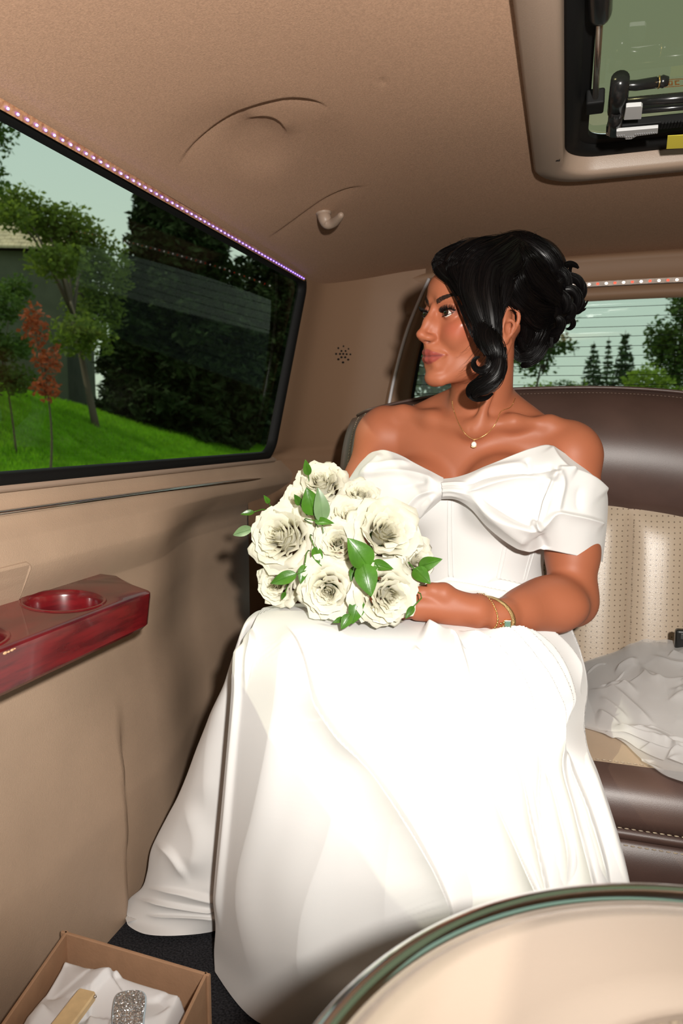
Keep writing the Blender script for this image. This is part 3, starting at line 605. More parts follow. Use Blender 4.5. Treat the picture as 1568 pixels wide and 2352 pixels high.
# piping and stitches along the top seam
P = np.array([bolster(x)[21] + np.array([0, -.002, .002]) for x in xs6[2:-2]]); g = MB(); g.tube(P, .0035, 8); g.build('piping', M['brown'], bench)
def stitches(name, P, gap=.0062, r=.0009, parent=bench, m='thread'):
    P = np.asarray(P, float); L = np.concatenate([[0], np.cumsum(np.linalg.norm(np.diff(P, axis=0), axis=1))]); s = np.arange(0, L[-1] - gap, gap); g = MB()
    ip = lambda u: np.array([np.interp(u, L, P[:, k]) for k in range(3)])
    for u in s: g.tube([ip(u), ip(u + gap * .3), ip(u + gap * .62)], [r * .6, r, r * .6], 5, caps=True)
    o = g.build(name, M[m], parent); o['kind'] = 'stuff'; return o
stitches('stitching', [bolster(x)[20] + np.array([0, -.003, .001]) for x in xs6[3:-3]], .007, .0008, m='darkthread')
P = np.array([bolster(xs6[0])[k] + np.array([.004, -.002, 0]) for k in range(3, 22)]); 
# left edge roll and its double seam
Ls = [np.array([bolster(xs6[k])[j] for j in range(2, 22)]) for k in (3, 6)]
for q_ in Ls: stitches('stitching', q_ + np.array([0, -.0015, .0]), .0075, .0009)
g = MB(); g.tube(np.vstack([Ls[0][:, :] * .5 + Ls[1] * .5]) + np.array([0, .0005, 0]), .0025, 6); g.build('piping', M['brown'], bench)
# perforated beige panels, one per channel
chx = [-.33, -.215, -.10, .012, .122, .232, .345, .455, .565]
pb = mat('perforated_leather', (.40, .30, .215), .32, bump=.14, bscale=800, spec=.55)
nt = pb.node_tree; b_ = nt.nodes['Principled BSDF']; vor = nt.nodes.new('ShaderNodeTexVoronoi'); vor.inputs['Scale'].default_value = 98; vor.inputs['Randomness'].default_value = .12
vor.voronoi_dimensions = '2D'; tc_ = nt.nodes.new('ShaderNodeTexCoord'); sx_ = nt.nodes.new('ShaderNodeSeparateXYZ'); cx__ = nt.nodes.new('ShaderNodeCombineXYZ'); nt.links.new(tc_.outputs['Object'], sx_.inputs[0]); nt.links.new(sx_.outputs['X'], cx__.inputs[0]); nt.links.new(sx_.outputs['Z'], cx__.inputs[1]); nt.links.new(cx__.outputs[0], vor.inputs['Vector'])
mr = nt.nodes.new('ShaderNodeMapRange'); mr.inputs[1].default_value = .10; mr.inputs[2].default_value = .16; nt.links.new(vor.outputs['Distance'], mr.inputs[0])
mx_ = nt.nodes.new('ShaderNodeMix'); mx_.data_type = 'RGBA'; mx_.inputs[6].default_value = (.15, .11, .08, 1); mx_.inputs[7].default_value = (.40, .315, .235, 1); nt.links.new(mr.outputs[0], mx_.inputs[0]); nt.links.new(mx_.outputs[2], b_.inputs['Base Color'])
for k in range(len(chx) - 1):
    x0, x1 = chx[k], chx[k + 1]; U = np.linspace(0, 1, 20); Vv = np.linspace(0, 1, 30); G = np.zeros((20, 30, 3))
    for i, u in enumerate(U):
        x = x0 + (x1 - x0) * u; s = splitz(x) + .006; zz = .36 + (s - .36) * Vv
        puff = .020 * np.clip(1 - np.abs(2 * u - 1) ** 2.6, 0, 1) ** .7 * np.clip(1 - (Vv) ** 14, 0, 1)
        G[i] = np.stack([np.full(30, x), sback(zz) - .002 - puff, zz], 1)
    g = MB(); g.grid(G); g.build('back_panel', pb, bench)
    if k: stitches('stitching', np.stack([np.full(30, x0 + .009), sback(zz) - .0135, zz], 1), .0078, .0011)
# cushion: beige insert, brown front roll with double seam
CX0 = -.37; XS = np.linspace(CX0, BX1, 120)
yfr = lambda x: .955 + .04 * sst(x, CX0 + .12, CX0) 
def cush(x):
    f = yfr(x); return np.array([(x, f + .045, .398), (x, f + .03, .397), (x, f + .012, .388), (x, f + .001, .372), (x, f - .005, .350), (x, f - .004, .334), (x, f + .003, .331), (x, f - .004, .327), (x, f - .003, .318), (x, f + .003, .315), (x, f - .004, .311), (x, f - .007, .27), (x, f - .004, .20), (x, f + .015, .10), (x, f + .02, .0)])
G = np.array([cush(x) for x in XS]); g = MB(); g.grid(G); g.f.append(list(range(15))); g.m.append(0); g.build('seat_front', M['brown'], bench)
stitches('stitching', [cush(x)[5] + np.array([0, -.001, 0]) for x in XS], .0085, .001); stitches('stitching', [cush(x)[10] + np.array([0, -.001, 0]) for x in XS], .0085, .001)
g = MB(); G = np.array([[(x, y, .398 + .008 * math.sin(PI * min(1, (y - yfr(x) - .04) / .4)) - .001) for y in np.linspace(yfr(x) + .044, 1.475, 24)] for x in XS]); g.grid(G); g.build('seat_insert', pb if False else M['tanleather'], bench)
stitches('stitching', [(x, yfr(x) + .048, .3995) for x in XS], .008, .0009)
bk = empty('belt_buckle', at(1562, 1466, 1.33), 'small black buckle at the right edge against the beige backrest', 'buckle')
g = MB(); c = at(1566, 1468, 1.33); g.box((-.012, -.008, -.05), (.03, .008, .018), 0, None, c); g.build('buckle_body', M['blackgloss'], bk, smooth=False, bevel=.005)
g = MB(); g.box((-.004, -.0095, .002), (.022, -.006, .012), 0, None, c); g.build('button', mat('buckle_button', (.03, .03, .03), .4), bk, smooth=False, bevel=.001)
# ---------------------------------------------------------------- padded bar counter with chrome rim, very near
bar = empty('round_counter', (.12, .26, 0), 'low round counter with padded beige top and chrome rim in the foreground', 'counter'); bc = np.array([.12, .26, 0])
g = MB(); g.lathe([(.0001, .551), (.06, .551), (.11, .5505), (.128, .549), (.131, .5465), (.134, .5485), (.16, .5475), (.21, .543), (.226, .538), (.229, .53)], 128, bc); g.build('padded_top', mat('beige_pad', (.46, .375, .31), .38, bump=.1, bscale=600, spec=.5), bar)
g = MB(); g.lathe([(.2345 + .0085 * math.cos(t), .5395 + .0085 * math.sin(t)) for t in np.radians(np.linspace(200, -60, 22))] + [(.239, .514)], 160, bc); g.build('chrome_rim', M['chrome'], bar)
g = MB(); g.lathe([(.236, .516), (.232, .5), (.215, .45), (.205, .3), (.205, .02), (.21, .0), (.0001, 0)], 64, bc); g.build('counter_body', M['tan'], bar)
A = np.linspace(0, 2 * PI, 200); stitches('stitching', np.stack([bc[0] + .1215 * np.cos(A), bc[1] + .1215 * np.sin(A), np.full(200, .5508)], 1), .008, .0011, bar)
# faded orange printed mark on the hatch glass (illegible letters inside a rounded outline)
M['print'] = mat('orange_print', (.45, .19, .05), .6, var=.3, vscale=300); g = MB()
c0_, c1_, c2_ = atZ(1450, 206, 1.3548), atZ(1572, 198, 1.3548), atZ(1446, 188, 1.3548); ux_, uy_ = c1_ - c0_, c2_ - c0_
q_ = rrect(0, 1, 0, 1, .12, 6); inn = (q_ - .5) * [.96, .80] + .5
R_ = [np.array([c0_ + ux_ * a + uy_ * b for a, b in q_]), np.array([c0_ + ux_ * a + uy_ * b for a, b in inn])]; g.grid(np.array(R_), cv=True)
rs = np.random.RandomState(3)
for k in range(7):
    a0 = .07 + k * .125
    for pts in (((0, .2), (.03, .2), (.03, .8), (0, .8)), ((.03, .62 + .1 * rs.rand()), (.09, .66), (.09, .8), (.03, .8)), ((.03, .2), (.09, .2), (.085, .36), (.03, .36)), ((.06, .36), (.09, .36), (.09, .66), (.06, .60)))[:3 + k % 2]:
        V = [c0_ + ux_ * (a0 + a) + uy_ * b for a, b in pts]; g.add(V, [[0, 1, 2, 3]])
g.build('glass_print', M['print'], hatch, smooth=False)
# ================================================================== THE WOMAN: implicit body surface
HP = dict(yaw=math.radians(132.5), pit=math.radians(-1.2), rol=math.radians(-6.0), o=np.array([-.1475, 1.2457, 1.0185]), s=1.0)
def _R(yaw, pit, rol):
    cy, sy, cp, sp, cr, sr = math.cos(yaw), math.sin(yaw), math.cos(pit), math.sin(pit), math.cos(rol), math.sin(rol)
    return np.array([[cy, -sy, 0], [sy, cy, 0], [0, 0, 1]]) @ np.array([[1, 0, 0], [0, cp, -sp], [0, sp, cp]]) @ np.array([[cr, 0, sr], [0, 1, 0], [-sr, 0, cr]])
HR = _R(HP['yaw'], HP['pit'], HP['rol']) @ np.diag([-1., 1., 1.])          # head-local: x to her left, y forward, z up (mm)
def H(x, y, z): return HR @ (np.array([x, y, z], float) * 1e-3) + HP['o']
def Hs(P): return (np.asarray(P, float) * 1e-3) @ HR.T + HP['o']
def toH(P): return (np.asarray(P) - HP['o']) @ HR * 1e3
class Body:
    def __init__(s): s.p = []
    def cap(s, a, b, ra, rb, k=.008, op=1):
        a = np.asarray(a, float); b = np.asarray(b, float); d = b - a; L2 = d @ d + 1e-12
        def f(P):
            t = np.clip((P - a) @ d / L2, 0, 1); return np.linalg.norm(P - a - t[:, None] * d, axis=1) - (ra + (rb - ra) * t)
        s.p.append((f, (a + b) / 2, np.sqrt(L2) / 2 + max(ra, rb), k, op))
    def ell(s, c, r, Rm=None, k=.008, op=1):
        c = np.asarray(c, float); r = np.asarray(r, float); Rm = np.eye(3) if Rm is None else np.asarray(Rm)
        def f(P):
            q = (P - c) @ Rm; k0 = np.linalg.norm(q / r, axis=1); k1 = np.linalg.norm(q / (r * r), axis=1) + 1e-9; return k0 * (k0 - 1) / k1
        s.p.append((f, c, r.max(), k, op))
    def chain(s, pts, rad, k=.008, op=1):
        for i in range(len(pts) - 1): s.cap(pts[i], pts[i + 1], rad[i], rad[i + 1], k, op)
    # head-local helpers (mm)
    def hell(s, c, r, k=6, op=1, rot=None):
        Rl = HR if rot is None else HR @ rot; s.ell(H(*c), np.array(r) * 1e-3, Rl, k * 1e-3, op)
    def hcap(s, a, b, ra, rb, k=6, op=1): s.cap(H(*a), H(*b), ra * 1e-3, rb * 1e-3, k * 1e-3, op)
    def ev(s, P, prims=None):
        d = np.full(len(P), 1.0)
        for f, c, r, k, op in (s.p if prims is None else prims):
            b = f(P)
            if op > 0:
                h = np.clip(.5 + .5 * (d - b) / k, 0, 1); d = d + (b - d) * h - k * h * (1 - h)
            else:
                b = -b; h = np.clip(.5 - .5 * (d - b) / k, 0, 1); d = d + (b - d) * h + k * h * (1 - h)
        return d
    def mesh(s, lo, hi, h, B=28, post=None):
        lo = np.asarray(lo, float); n = np.ceil((np.asarray(hi) - lo) / h).astype(int); N = n + 4
        ax = np.arange(-1, B + 1); CORN = [(i, j, k) for i in (0, 1) for j in (0, 1) for k in (0, 1)]
        EDG = [(a, b) for a in range(8) for b in range(a + 1, 8) if sum(abs(CORN[a][m] - CORN[b][m]) for m in range(3)) == 1]
        VK, VP, QK = [], [], []; half = (B + 2) * h * .5 * 1.74
        key = lambda i, j, k: ((i + 2) * N[1] + (j + 2)) * N[2] + (k + 2)
        for bi in range(0, n[0], B):
            for bj in range(0, n[1], B):
                for bk in range(0, n[2], B):
                    c = lo + (np.array([bi, bj, bk]) + B / 2) * h
                    near = [p for p in s.p if np.linalg.norm(c - p[1]) - p[2] < half + p[3] * 2]
                    if not any(p[4] > 0 for p in near): continue
                    if abs(s.ev(c[None], near)[0]) > half * 1.25: continue
                    I = np.arange(-1, B + 2); gx, gy, gz = np.meshgrid(I + bi, I + bj, I + bk, indexing='ij')
                    P = np.stack([gx, gy, gz], -1).reshape(-1, 3) * h + lo; m = B + 3
                    D = s.ev(P, near)
                    if post is not None: D = post(P, D)
                    D = D.reshape(m, m, m); S = D < 0
                    if S.all() or not S.any(): continue
                    cnt = np.zeros((m - 1,) * 3, int); sub = [D[a:m - 1 + a, b:m - 1 + b, e:m - 1 + e] for a, b, e in CORN]; ss_ = [x < 0 for x in sub]
                    for x in ss_: cnt += x
                    act = (cnt > 0) & (cnt < 8); ii = np.argwhere(act)
                    if not len(ii): continue
                    vals = np.stack([x[act] for x in sub], 1); acc = np.zeros((len(ii), 3)); w = np.zeros(len(ii))
                    for a, b in EDG:
                        va, vb = vals[:, a], vals[:, b]; cr = (va < 0) != (vb < 0); t = np.where(cr, va / np.where(cr, va - vb, 1), 0)
                        q = np.array(CORN[a]) + t[:, None] * (np.array(CORN[b]) - np.array(CORN[a])); acc[cr] += q[cr]; w[cr] += 1
                    loc = acc / w[:, None]; gi = ii - 1 + np.array([bi, bj, bk])
                    VK.append(key(gi[:, 0], gi[:, 1], gi[:, 2])); VP.append((gi + loc) * h + lo)
                    C = D[1:1 + B, 1:1 + B, 1:1 + B] < 0
                    for axx, (u, v) in ((0, (1, 2)), (1, (2, 0)), (2, (0, 1))):
                        sl = [slice(1, 1 + B)] * 3; sl[axx] = slice(2, 2 + B); E2 = D[tuple(sl)] < 0; X = np.argwhere(C != E2)
                        if not len(X): continue
                        fl = C[tuple(X.T)]; g = X + np.array([bi, bj, bk]); du = np.zeros(3, int); du[u] = 1; dv = np.zeros(3, int); dv[v] = 1
                        q = np.stack([key(*(g - du - dv).T), key(*(g - dv).T), key(*g.T), key(*(g - du).T)], 1); q[~fl] = q[~fl][:, ::-1]; QK.append(q)
        VK = np.concatenate(VK); VP = np.vstack(VP); uk, ix = np.unique(VK, return_index=True); V = VP[ix]; Q = np.searchsorted(uk, np.vstack(QK))
        return V, Q
def fast_mesh(name, V, Q, mats, parent=None, cols=None, smooth=True):
    off = np.array(wloc(parent)) if parent is not None else 0
    me = bpy.data.meshes.new(name); V = (np.asarray(V) - off).astype(np.float32); Q = np.asarray(Q); k = Q.shape[1]
    me.vertices.add(len(V)); me.vertices.foreach_set('co', V.ravel()); me.loops.add(Q.size); me.loops.foreach_set('vertex_index', Q.ravel().astype(np.int32))
    me.polygons.add(len(Q)); me.polygons.foreach_set('loop_start', (np.arange(len(Q)) * k).astype(np.int32)); me.polygons.foreach_set('loop_total', np.full(len(Q), k, np.int32))
    me.update(calc_edges=True); me.polygons.foreach_set('use_smooth', np.full(len(Q), smooth))
    for m in (mats if isinstance(mats, (list, tuple)) else [mats]): me.materials.append(m)
    if cols is not None:
        at_ = me.color_attributes.new('tint', 'FLOAT_COLOR', 'POINT'); at_.data.foreach_set('color', (cols if cols.shape[1] == 4 else np.column_stack([cols, np.ones(len(V))])).astype(np.float32).ravel())
    me.update(); o = bpy.data.objects.new(name, me); COL.objects.link(o)
    if parent is not None: o.parent = parent
    return o
PERSON = empty('person', (-.08, 1.22, .40), 'seated woman in a white off-the-shoulder gown, dark hair pinned up, looking out of the window', 'person')
BD = Body()
# --- skull and face (mm, head-local)
BD.hell((0, -14, 46), (70, 90, 74)); BD.hell((0, 30, 56), (58, 63, 44), 14)
BD.hell((0, 34, -6), (57, 53, 74), 16)
BD.hell((0, 34, -62), (44, 46, 30), 14)
for s in (1, -1):
    BD.hcap((s * 46, 4, -46), (s * 13, 75, -85), 11, 10, 18)
    BD.hell((s * 45, 54, 2), (16, 22, 14), 16); BD.hell((s * 33, 69, -14), (17, 14, 18), 16)
    BD.hcap((s * 14, 84, 38), (s * 42, 74, 40), 5, 5, 14)
BD.hell((0, 82, -83), (14.5, 14, 12), 14)
BD.hell((0, 80.5, -48), (25, 17, 20), 14)
for s in (1, -1):                                           # eye sockets
    BD.hell((s * 33, 94, 20), (17, 12, 10.5), 10, -1)
    BD.hell((s * 19, 98.5, 13), (7, 10, 10), 9, -1)
# nose
BD.hell((0, 89, -7), (13, 12, 19), 9); BD.hcap((0, 89, 28), (0, 100, 6), 4.4, 5.2, 11); BD.hcap((0, 99.5, 6), (0, 109.5, -13), 5.2, 6.2, 7); BD.hell((0, 110.8, -15.0), (7.4, 7.2, 6.6), 5)
for s in (1, -1): BD.hell((s * 10.5, 98.5, -19.5), (5.8, 9.5, 5.8), 5); BD.hell((s * 5.5, 105, -18.5), (5.2, 5.5, 5.2), 6)
BD.hcap((0, 106, -21), (0, 98, -27.5), 4.2, 4.8, 5)
for s in (1, -1): BD.hell((s * 7.2, 101.5, -26.2), (3.0, 5.0, 2.8), 1.5, -1)
BD.hcap((0, 101.5, -30), (0, 101, -37), 2.0, 2.2, 3, -1)    # philtrum
BD.hell((0, 87.8, -35), (15, 12, 10), 9); BD.hell((0, 82, -64), (18, 14, 9), 10)
# lips
for s in (1, -1):
    BD.hcap((s * 0.2, 96.0, -42.9), (s * 11, 93.6, -43.2), 4.6, 4.3, 3.5); BD.hcap((s * 11, 93.6, -43.2), (s * 27, 80.6, -45.0), 4.2, 1.2, 4.5)
    BD.hcap((s * 0.5, 95, -54.0), (s * 11, 92.2, -53.2), 5.6, 5.0, 3.5); BD.hcap((s * 11, 92.2, -53.2), (s * 26, 81.0, -47.0), 5.0, 1.2, 4.5)
for s in (1, -1):
    BD.hcap((0, 102.6, -48.2), (s * 12, 99.4, -48.6), 1.5, 1.4, 1.3, -1); BD.hcap((s * 12, 99.4, -48.6), (s * 29, 85.3, -45.6), 1.4, 1.2, 1.3, -1)
BD.hell((0, 101, -66), (17, 7.5, 5), 8, -1)
# lids around the eyes
for s in (1, -1):
    BD.hell((s * 31, 74.0, 20), (15.2, 13.9, 13.2), 5)
    rot = np.array([[math.cos(s * .16), 0, -math.sin(s * .16)], [0, 1, 0], [math.sin(s * .16), 0, math.cos(s * .16)]]).T
    BD.hell((s * 31.6, 87.5, 19.4), (12.8, 10.0, 4.7), 1.0, -1, rot)
# left and right ear
for s in (1, -1):
    a = math.radians(26); rot = np.array([[math.cos(a), s * math.sin(a), 0], [-s * math.sin(a), math.cos(a), 0], [0, 0, 1]])
    BD.hell((s * 70, -6, 4), (5.5, 14, 24), 4, 1, rot)
    rim = [(68, 5, 8), (70, 4, 20), (74, -4, 29), (78, -14, 28), (80, -20, 17), (79, -18, 3), (75, -11, -11), (71, -4, -20)]; rim = crom(rim, 22)
    for i in range(len(rim) - 1): BD.hcap(tuple(rim[i] * [s, 1, 1]), tuple(rim[i + 1] * [s, 1, 1]), 3.0, 3.0, 1.6)
    BD.hell((s * 70.5, -3, -20), (4, 7, 8.5), 5)
    BD.hell((s * 79, -3, -1), (7, 7, 11), 4, -1, rot); BD.hell((s * 80, -9, 17), (4, 5, 7.5), 3, -1, rot)
    ah = crom([(73, -1, 9), (77, -9, 10), (78.5, -13.5, 3), (76, -11, -6)], 10)
    for i in range(9): BD.hcap(tuple(ah[i] * [s, 1, 1]), tuple(ah[i + 1] * [s, 1, 1]), 2.3, 2.3, 2)
    BD.hell((s * 71, 7, -2), (3.2, 3.8, 6), 5)
# --- neck, shoulders, chest (world, via pixels and depth)
nb = at(1100, 985, 1.305)
BD.cap(H(0, -16, -40), nb, .050, .056, .020)
BD.cap(H(60, -16, -22), at(1094, 988, 1.234), .009, .0072, .009)
BD.cap(H(-55, -10, -30), at(1062, 985, 1.26), .009, .006, .014)
BD.ell(at(1079, 987, 1.228), (.011, .016, .014), None, .012, -1)        # hollow of the throat
SL, SR = at(1312, 1040, 1.285), at(879, 1000, 1.315)
BD.cap(at(1140, 930, 1.325), SL + np.array([-.02, .01, .004]), .030, .030, .030); BD.cap(at(1050, 930, 1.335), SR + np.array([.02, .01, .0]), .030, .034, .030)
BD.cap(SL, SR, .040, .040, .030)
BD.ell(at(1090, 1120, 1.335), (.165, .100, .17), None, .035)
BD.ell(SL, (.045, .048, .052), None, .02); BD.ell(SR, (.043, .046, .052), None, .02)
BD.chain([at(1088, 984, 1.235), at(1180, 968, 1.246), at(1262, 972, 1.270), at(1300, 990, 1.280)], [.0055, .0055, .0055, .006], .028)
BD.chain([at(1068, 984, 1.238), at(990, 962, 1.268), at(925, 948, 1.294), at(885, 955, 1.306)], [.0055, .0055, .0055, .006], .028)
BL, BR = at(1152, 1128, 1.242), at(966, 1130, 1.262)
BD.ell(BL, (.068, .064, .066), None, .018); BD.ell(BR, (.068, .062, .064), None, .018)
BD.cap(at(1050, 1075, 1.185), at(1040, 1190, 1.175), .006, .010, .010, -1)      # cleavage
# --- her left arm (nearest), with the hand around the stems
EL = at(1312, 1380, 1.225); WR_L = at(1150, 1414, 1.075)
BD.chain([SL + np.array([.004, -.003, -.01]), at(1316, 1150, 1.27), at(1314, 1270, 1.25), EL], [.043, .043, .041, .037], .02)
BD.chain([EL, at(1262, 1388, 1.175), at(1205, 1402, 1.125), WR_L], [.036, .0365, .030, .0225], .03)
BD.ell((EL + WR_L) / 2 + np.array([.02, 0.012, .002]), (.052, .033, .031), None, .035)
# palm and back of the hand
K = [at(975, 1378, 1.030), at(962, 1388, 1.022), at(956, 1398, 1.020), at(958, 1408, 1.026)]      # index .. little knuckles
hb0 = at(1098, 1404, 1.055)
BD.chain([WR_L, hb0], [.0225, .0225], .012)
for i, k_ in enumerate(K): BD.cap(at(1092, 1396 + i * 5, 1.052), k_, .0185 - .001 * i, .0125 - .0006 * i, .012)
BD.ell(at(1040, 1398, 1.042), (.038, .017, .019), None, .012)
fl = [.040, .043, .040, .032]
for i, k_ in enumerate(K):                                   # fingers curl round the stems: out to the left, back and under
    p0 = k_; p1 = p0 + np.array([-.030, .012, -.004 - .001 * i]) * (fl[i] / .04); p2 = p1 + np.array([-.006, .026, -.004]) * (fl[i] / .04); p3 = p2 + np.array([.018, .012, .002])
    BD.chain([p0, p1, p2, p3], [.0105 - .0006 * i, .0092 - .0005 * i, .0084 - .0005 * i, .0070], .003)
# thumb from the side of the palm
BD.chain([at(1062, 1386, 1.045), at(1018, 1362, 1.035), at(992, 1356, 1.030)], [.014, .0135, .0110], .010)
BD.chain([at(992, 1356, 1.030), at(965, 1362, 1.026), at(940, 1370, 1.026)], [.0108, .0098, .0080], .004)
# --- her right arm, mostly behind the flowers
ER = at(792, 1290, 1.25); WR_R = at(890, 1385, 1.12)
BD.chain([SR + np.array([-.004, -.002, -.01]), at(843, 1110, 1.31), at(815, 1200, 1.28), ER], [.045, .043, .040, .036], .02)
BD.chain([ER, at(830, 1330, 1.19), WR_R], [.035, .033, .022], .018)
BD.ell(at(915, 1398, 1.09), (.03, .02, .017), None, .012)
for i in range(4):
    p0 = at(930, 1385 + 8 * i, 1.075); p1 = p0 + np.array([.02, -.020, .0]); p2 = p1 + np.array([.022, .004, -.003]); BD.chain([p0, p1, p2], [.010, .009, .0075], .003)
BD.chain([at(905, 1380, 1.09), at(935, 1360, 1.07), at(955, 1355, 1.06)], [.012, .0105, .008], .006)
V, Q = BD.mesh((-.42, .98, .50), (.08, 1.46, 1.17), .00145)
# --- make-up, skin colour and some painted shade by position on the face
Lc = toH(V); x, y, z = Lc.T; ax_ = np.abs(x)
base = np.array([.345, .111, .055]); cols = np.tile(base, (len(V), 1))
nz = np.sin(V @ np.array([31, 57, 43.])) * np.sin(V @ np.array([77, -41, 29.])); cols *= (1 + .03 * nz)[:, None]
def mixc(w, c):
    global cols
    cols = cols * (1 - w[:, None]) + np.array(c) * w[:, None]
facem = (y > 30) & (z > -110) & (z < 95)
e = ((ax_ - 45) / 20) ** 2 + ((z + 6) / 15) ** 2; mixc(.55 * np.exp(-e) * facem, (.40, .085, .052))
e = (ax_ / 9) ** 2 + ((z + 14) / 9) ** 2; mixc(.18 * np.exp(-e) * (y > 95), (.38, .105, .06))
mixc(.45 * np.exp(-((ax_ - 33) / 19) ** 2 - ((z - 24) / 10) ** 2) * (y > 60), (.36, .13, .085))      # eye shadow
mixc(.5 * np.exp(-((ax_ - 44) / 9) ** 2 - ((z - 22) / 6) ** 2) * (y > 50), (.22, .07, .05))
mixc(.85 * np.clip(np.exp(-(((ax_ - 31.5) / 14.2) ** 2 + ((z - 20.2 - (ax_ - 31) * .14) / 6.0) ** 2) ** 3), 0, 1) * (y > 70), (.05, .02, .018))      # lash line
zu = np.interp(ax_, [0, 3.5, 8, 28.5], [-38.6, -37.2, -38.2, -45.4]); zl = np.interp(ax_, [0, 9, 18, 28.5], [-61.6, -60.6, -56.5, -46.2])
lip = sst(z, zl - 1.0, zl + .6) * sst(-z, -zu - 1.0, -zu + .6) * (ax_ < 29) * (y > 70); mixc(.92 * lip, (.27, .052, .043))
mixc(.75 * np.exp(-((z + 48.6 - .003 * ax_ ** 2) / 1.3) ** 2) * (ax_ < 26.5) * (y > 76), (.12, .03, .03))  # shade painted into the crease between the lips
mixc(.6 * np.exp(-((ax_ - 6.8) / 3) ** 2 - ((z + 26.5) / 2.6) ** 2) * (y > 95) * (z < -23), (.12, .04, .03))  # nostril shade painted into the skin colour
tb = np.clip((ax_ - 12) / 43, 0, 1); bz_ = np.interp(tb, [0, .3, .62, .82, 1], [36.5, 42.0, 47.0, 46.5, 42.0]); bh_ = np.interp(tb, [0, .15, .6, 1], [3.4, 4.2, 3.0, .8])
mixc(.82 * sst(bh_ + .6 - np.abs(z - bz_), 0, 1.4) * (ax_ > 11.5) * (ax_ < 55.5) * (y > 40) * (z > 26), (.045, .022, .016))
SKIN = mat('skin', (.33, .10, .05), .50, bump=.06, bscale=1200, sss=.05, spec=.27)
gloss = np.exp(-((ax_ - 50) / 12) ** 2 - ((z - 2) / 11) ** 2) * (y > 35) + .5 * np.exp(-(ax_ / 5) ** 2 - ((z + 12) / 7) ** 2) * (y > 100) + .7 * lip
cols = np.column_stack([cols, gloss])
nt = SKIN.node_tree; gm = nt.nodes.new('ShaderNodeMapRange'); gm.inputs[3].default_value = .50; gm.inputs[4].default_value = .24; va = nt.nodes.new('ShaderNodeVertexColor'); va.layer_name = 'tint'; nt.links.new(va.outputs[0], nt.nodes['Principled BSDF'].inputs['Base Color']); nt.links.new(va.outputs[1], gm.inputs[0]); nt.links.new(gm.outputs[0], nt.nodes['Principled BSDF'].inputs['Roughness'])
BODY = fast_mesh('body', V, Q, SKIN, PERSON, cols)
print('body', len(V), len(Q))
# ================================================================== FACE DETAILS, HAIR, JEWELLERY
def surfY(x, z, y0=125.0):
    """front surface of the head at head-local x, z (arrays): y in mm"""
    x = np.atleast_1d(np.asarray(x, float)); z = np.atleast_1d(np.asarray(z, float)); near = [p for p in BD.p if np.linalg.norm(p[1] - HP['o']) < .16]
    y = np.full(len(x), y0)
    for it in range(60):
        d = BD.ev(Hs(np.stack([x, y, z], 1)), near) * 1e3; y = y - np.clip(d * .7, -2, 6)
        if np.all(np.abs(d) < .05): break
    return y
def onbody(px, py, off=0.0, prims=None, t0=.9):
    """first hit of the sight line through a pixel with the body surface"""
    d = ray(px, py); dn = d / np.linalg.norm(d); t = t0
    prims = [p for p in BD.p if np.linalg.norm(p[1] - CAM - dn * ((p[1] - CAM) @ dn)) < p[2] + .02 + p[3]]
    for it in range(200):
        e = BD.ev((CAM + dn * t)[None], prims)[0]
        if e < .0003: break
        t += max(e * .8, .0004)
        if t > 1.7: return None
    return CAM + dn * (t - off)
M['sclera'] = mat('eye_white', (.55, .50, .46), .15, spec=.5); M['iris'] = mat('iris_brown', (.018, .007, .004), .2, spec=.4); M['pupil'] = mat('pupil', (.002, .002, .002), .08, spec=.6)
for s in (1, -1):
    c = H(s * 31, 75.4, 19.8); gz = HR @ np.array([.10, 1, .05]); gz /= np.linalg.norm(gz); t1 = np.cross(gz, [0, 0, 1.]); t1 /= np.linalg.norm(t1); t2 = np.cross(gz, t1)
    g = MB(); TH_ = np.radians([.5, 6, 13, 19, 26, 31.5, 32.5, 42, 55, 75, 100, 140, 179.5]); A = np.linspace(0, 2 * PI, 28, endpoint=False); r = .0124
    G = np.array([[c + r * (1 + (.035 * max(0, math.cos(th_) - .88) / .12 if th_ < .5 else 0)) * (math.cos(th_) * gz + math.sin(th_) * (math.cos(a) * t1 + math.sin(a) * t2)) for a in A] for th_ in TH_])
    for k in range(len(TH_) - 1): g.grid(G[k:k + 2], 2 if k < 2 else (1 if k < 5 else 0), cv=True)
    g.build('eye', [M['sclera'], M['iris'], M['pupil']], PERSON)
M['lash'] = mat('lash_black', (.004, .003, .003), .5, spec=.2)
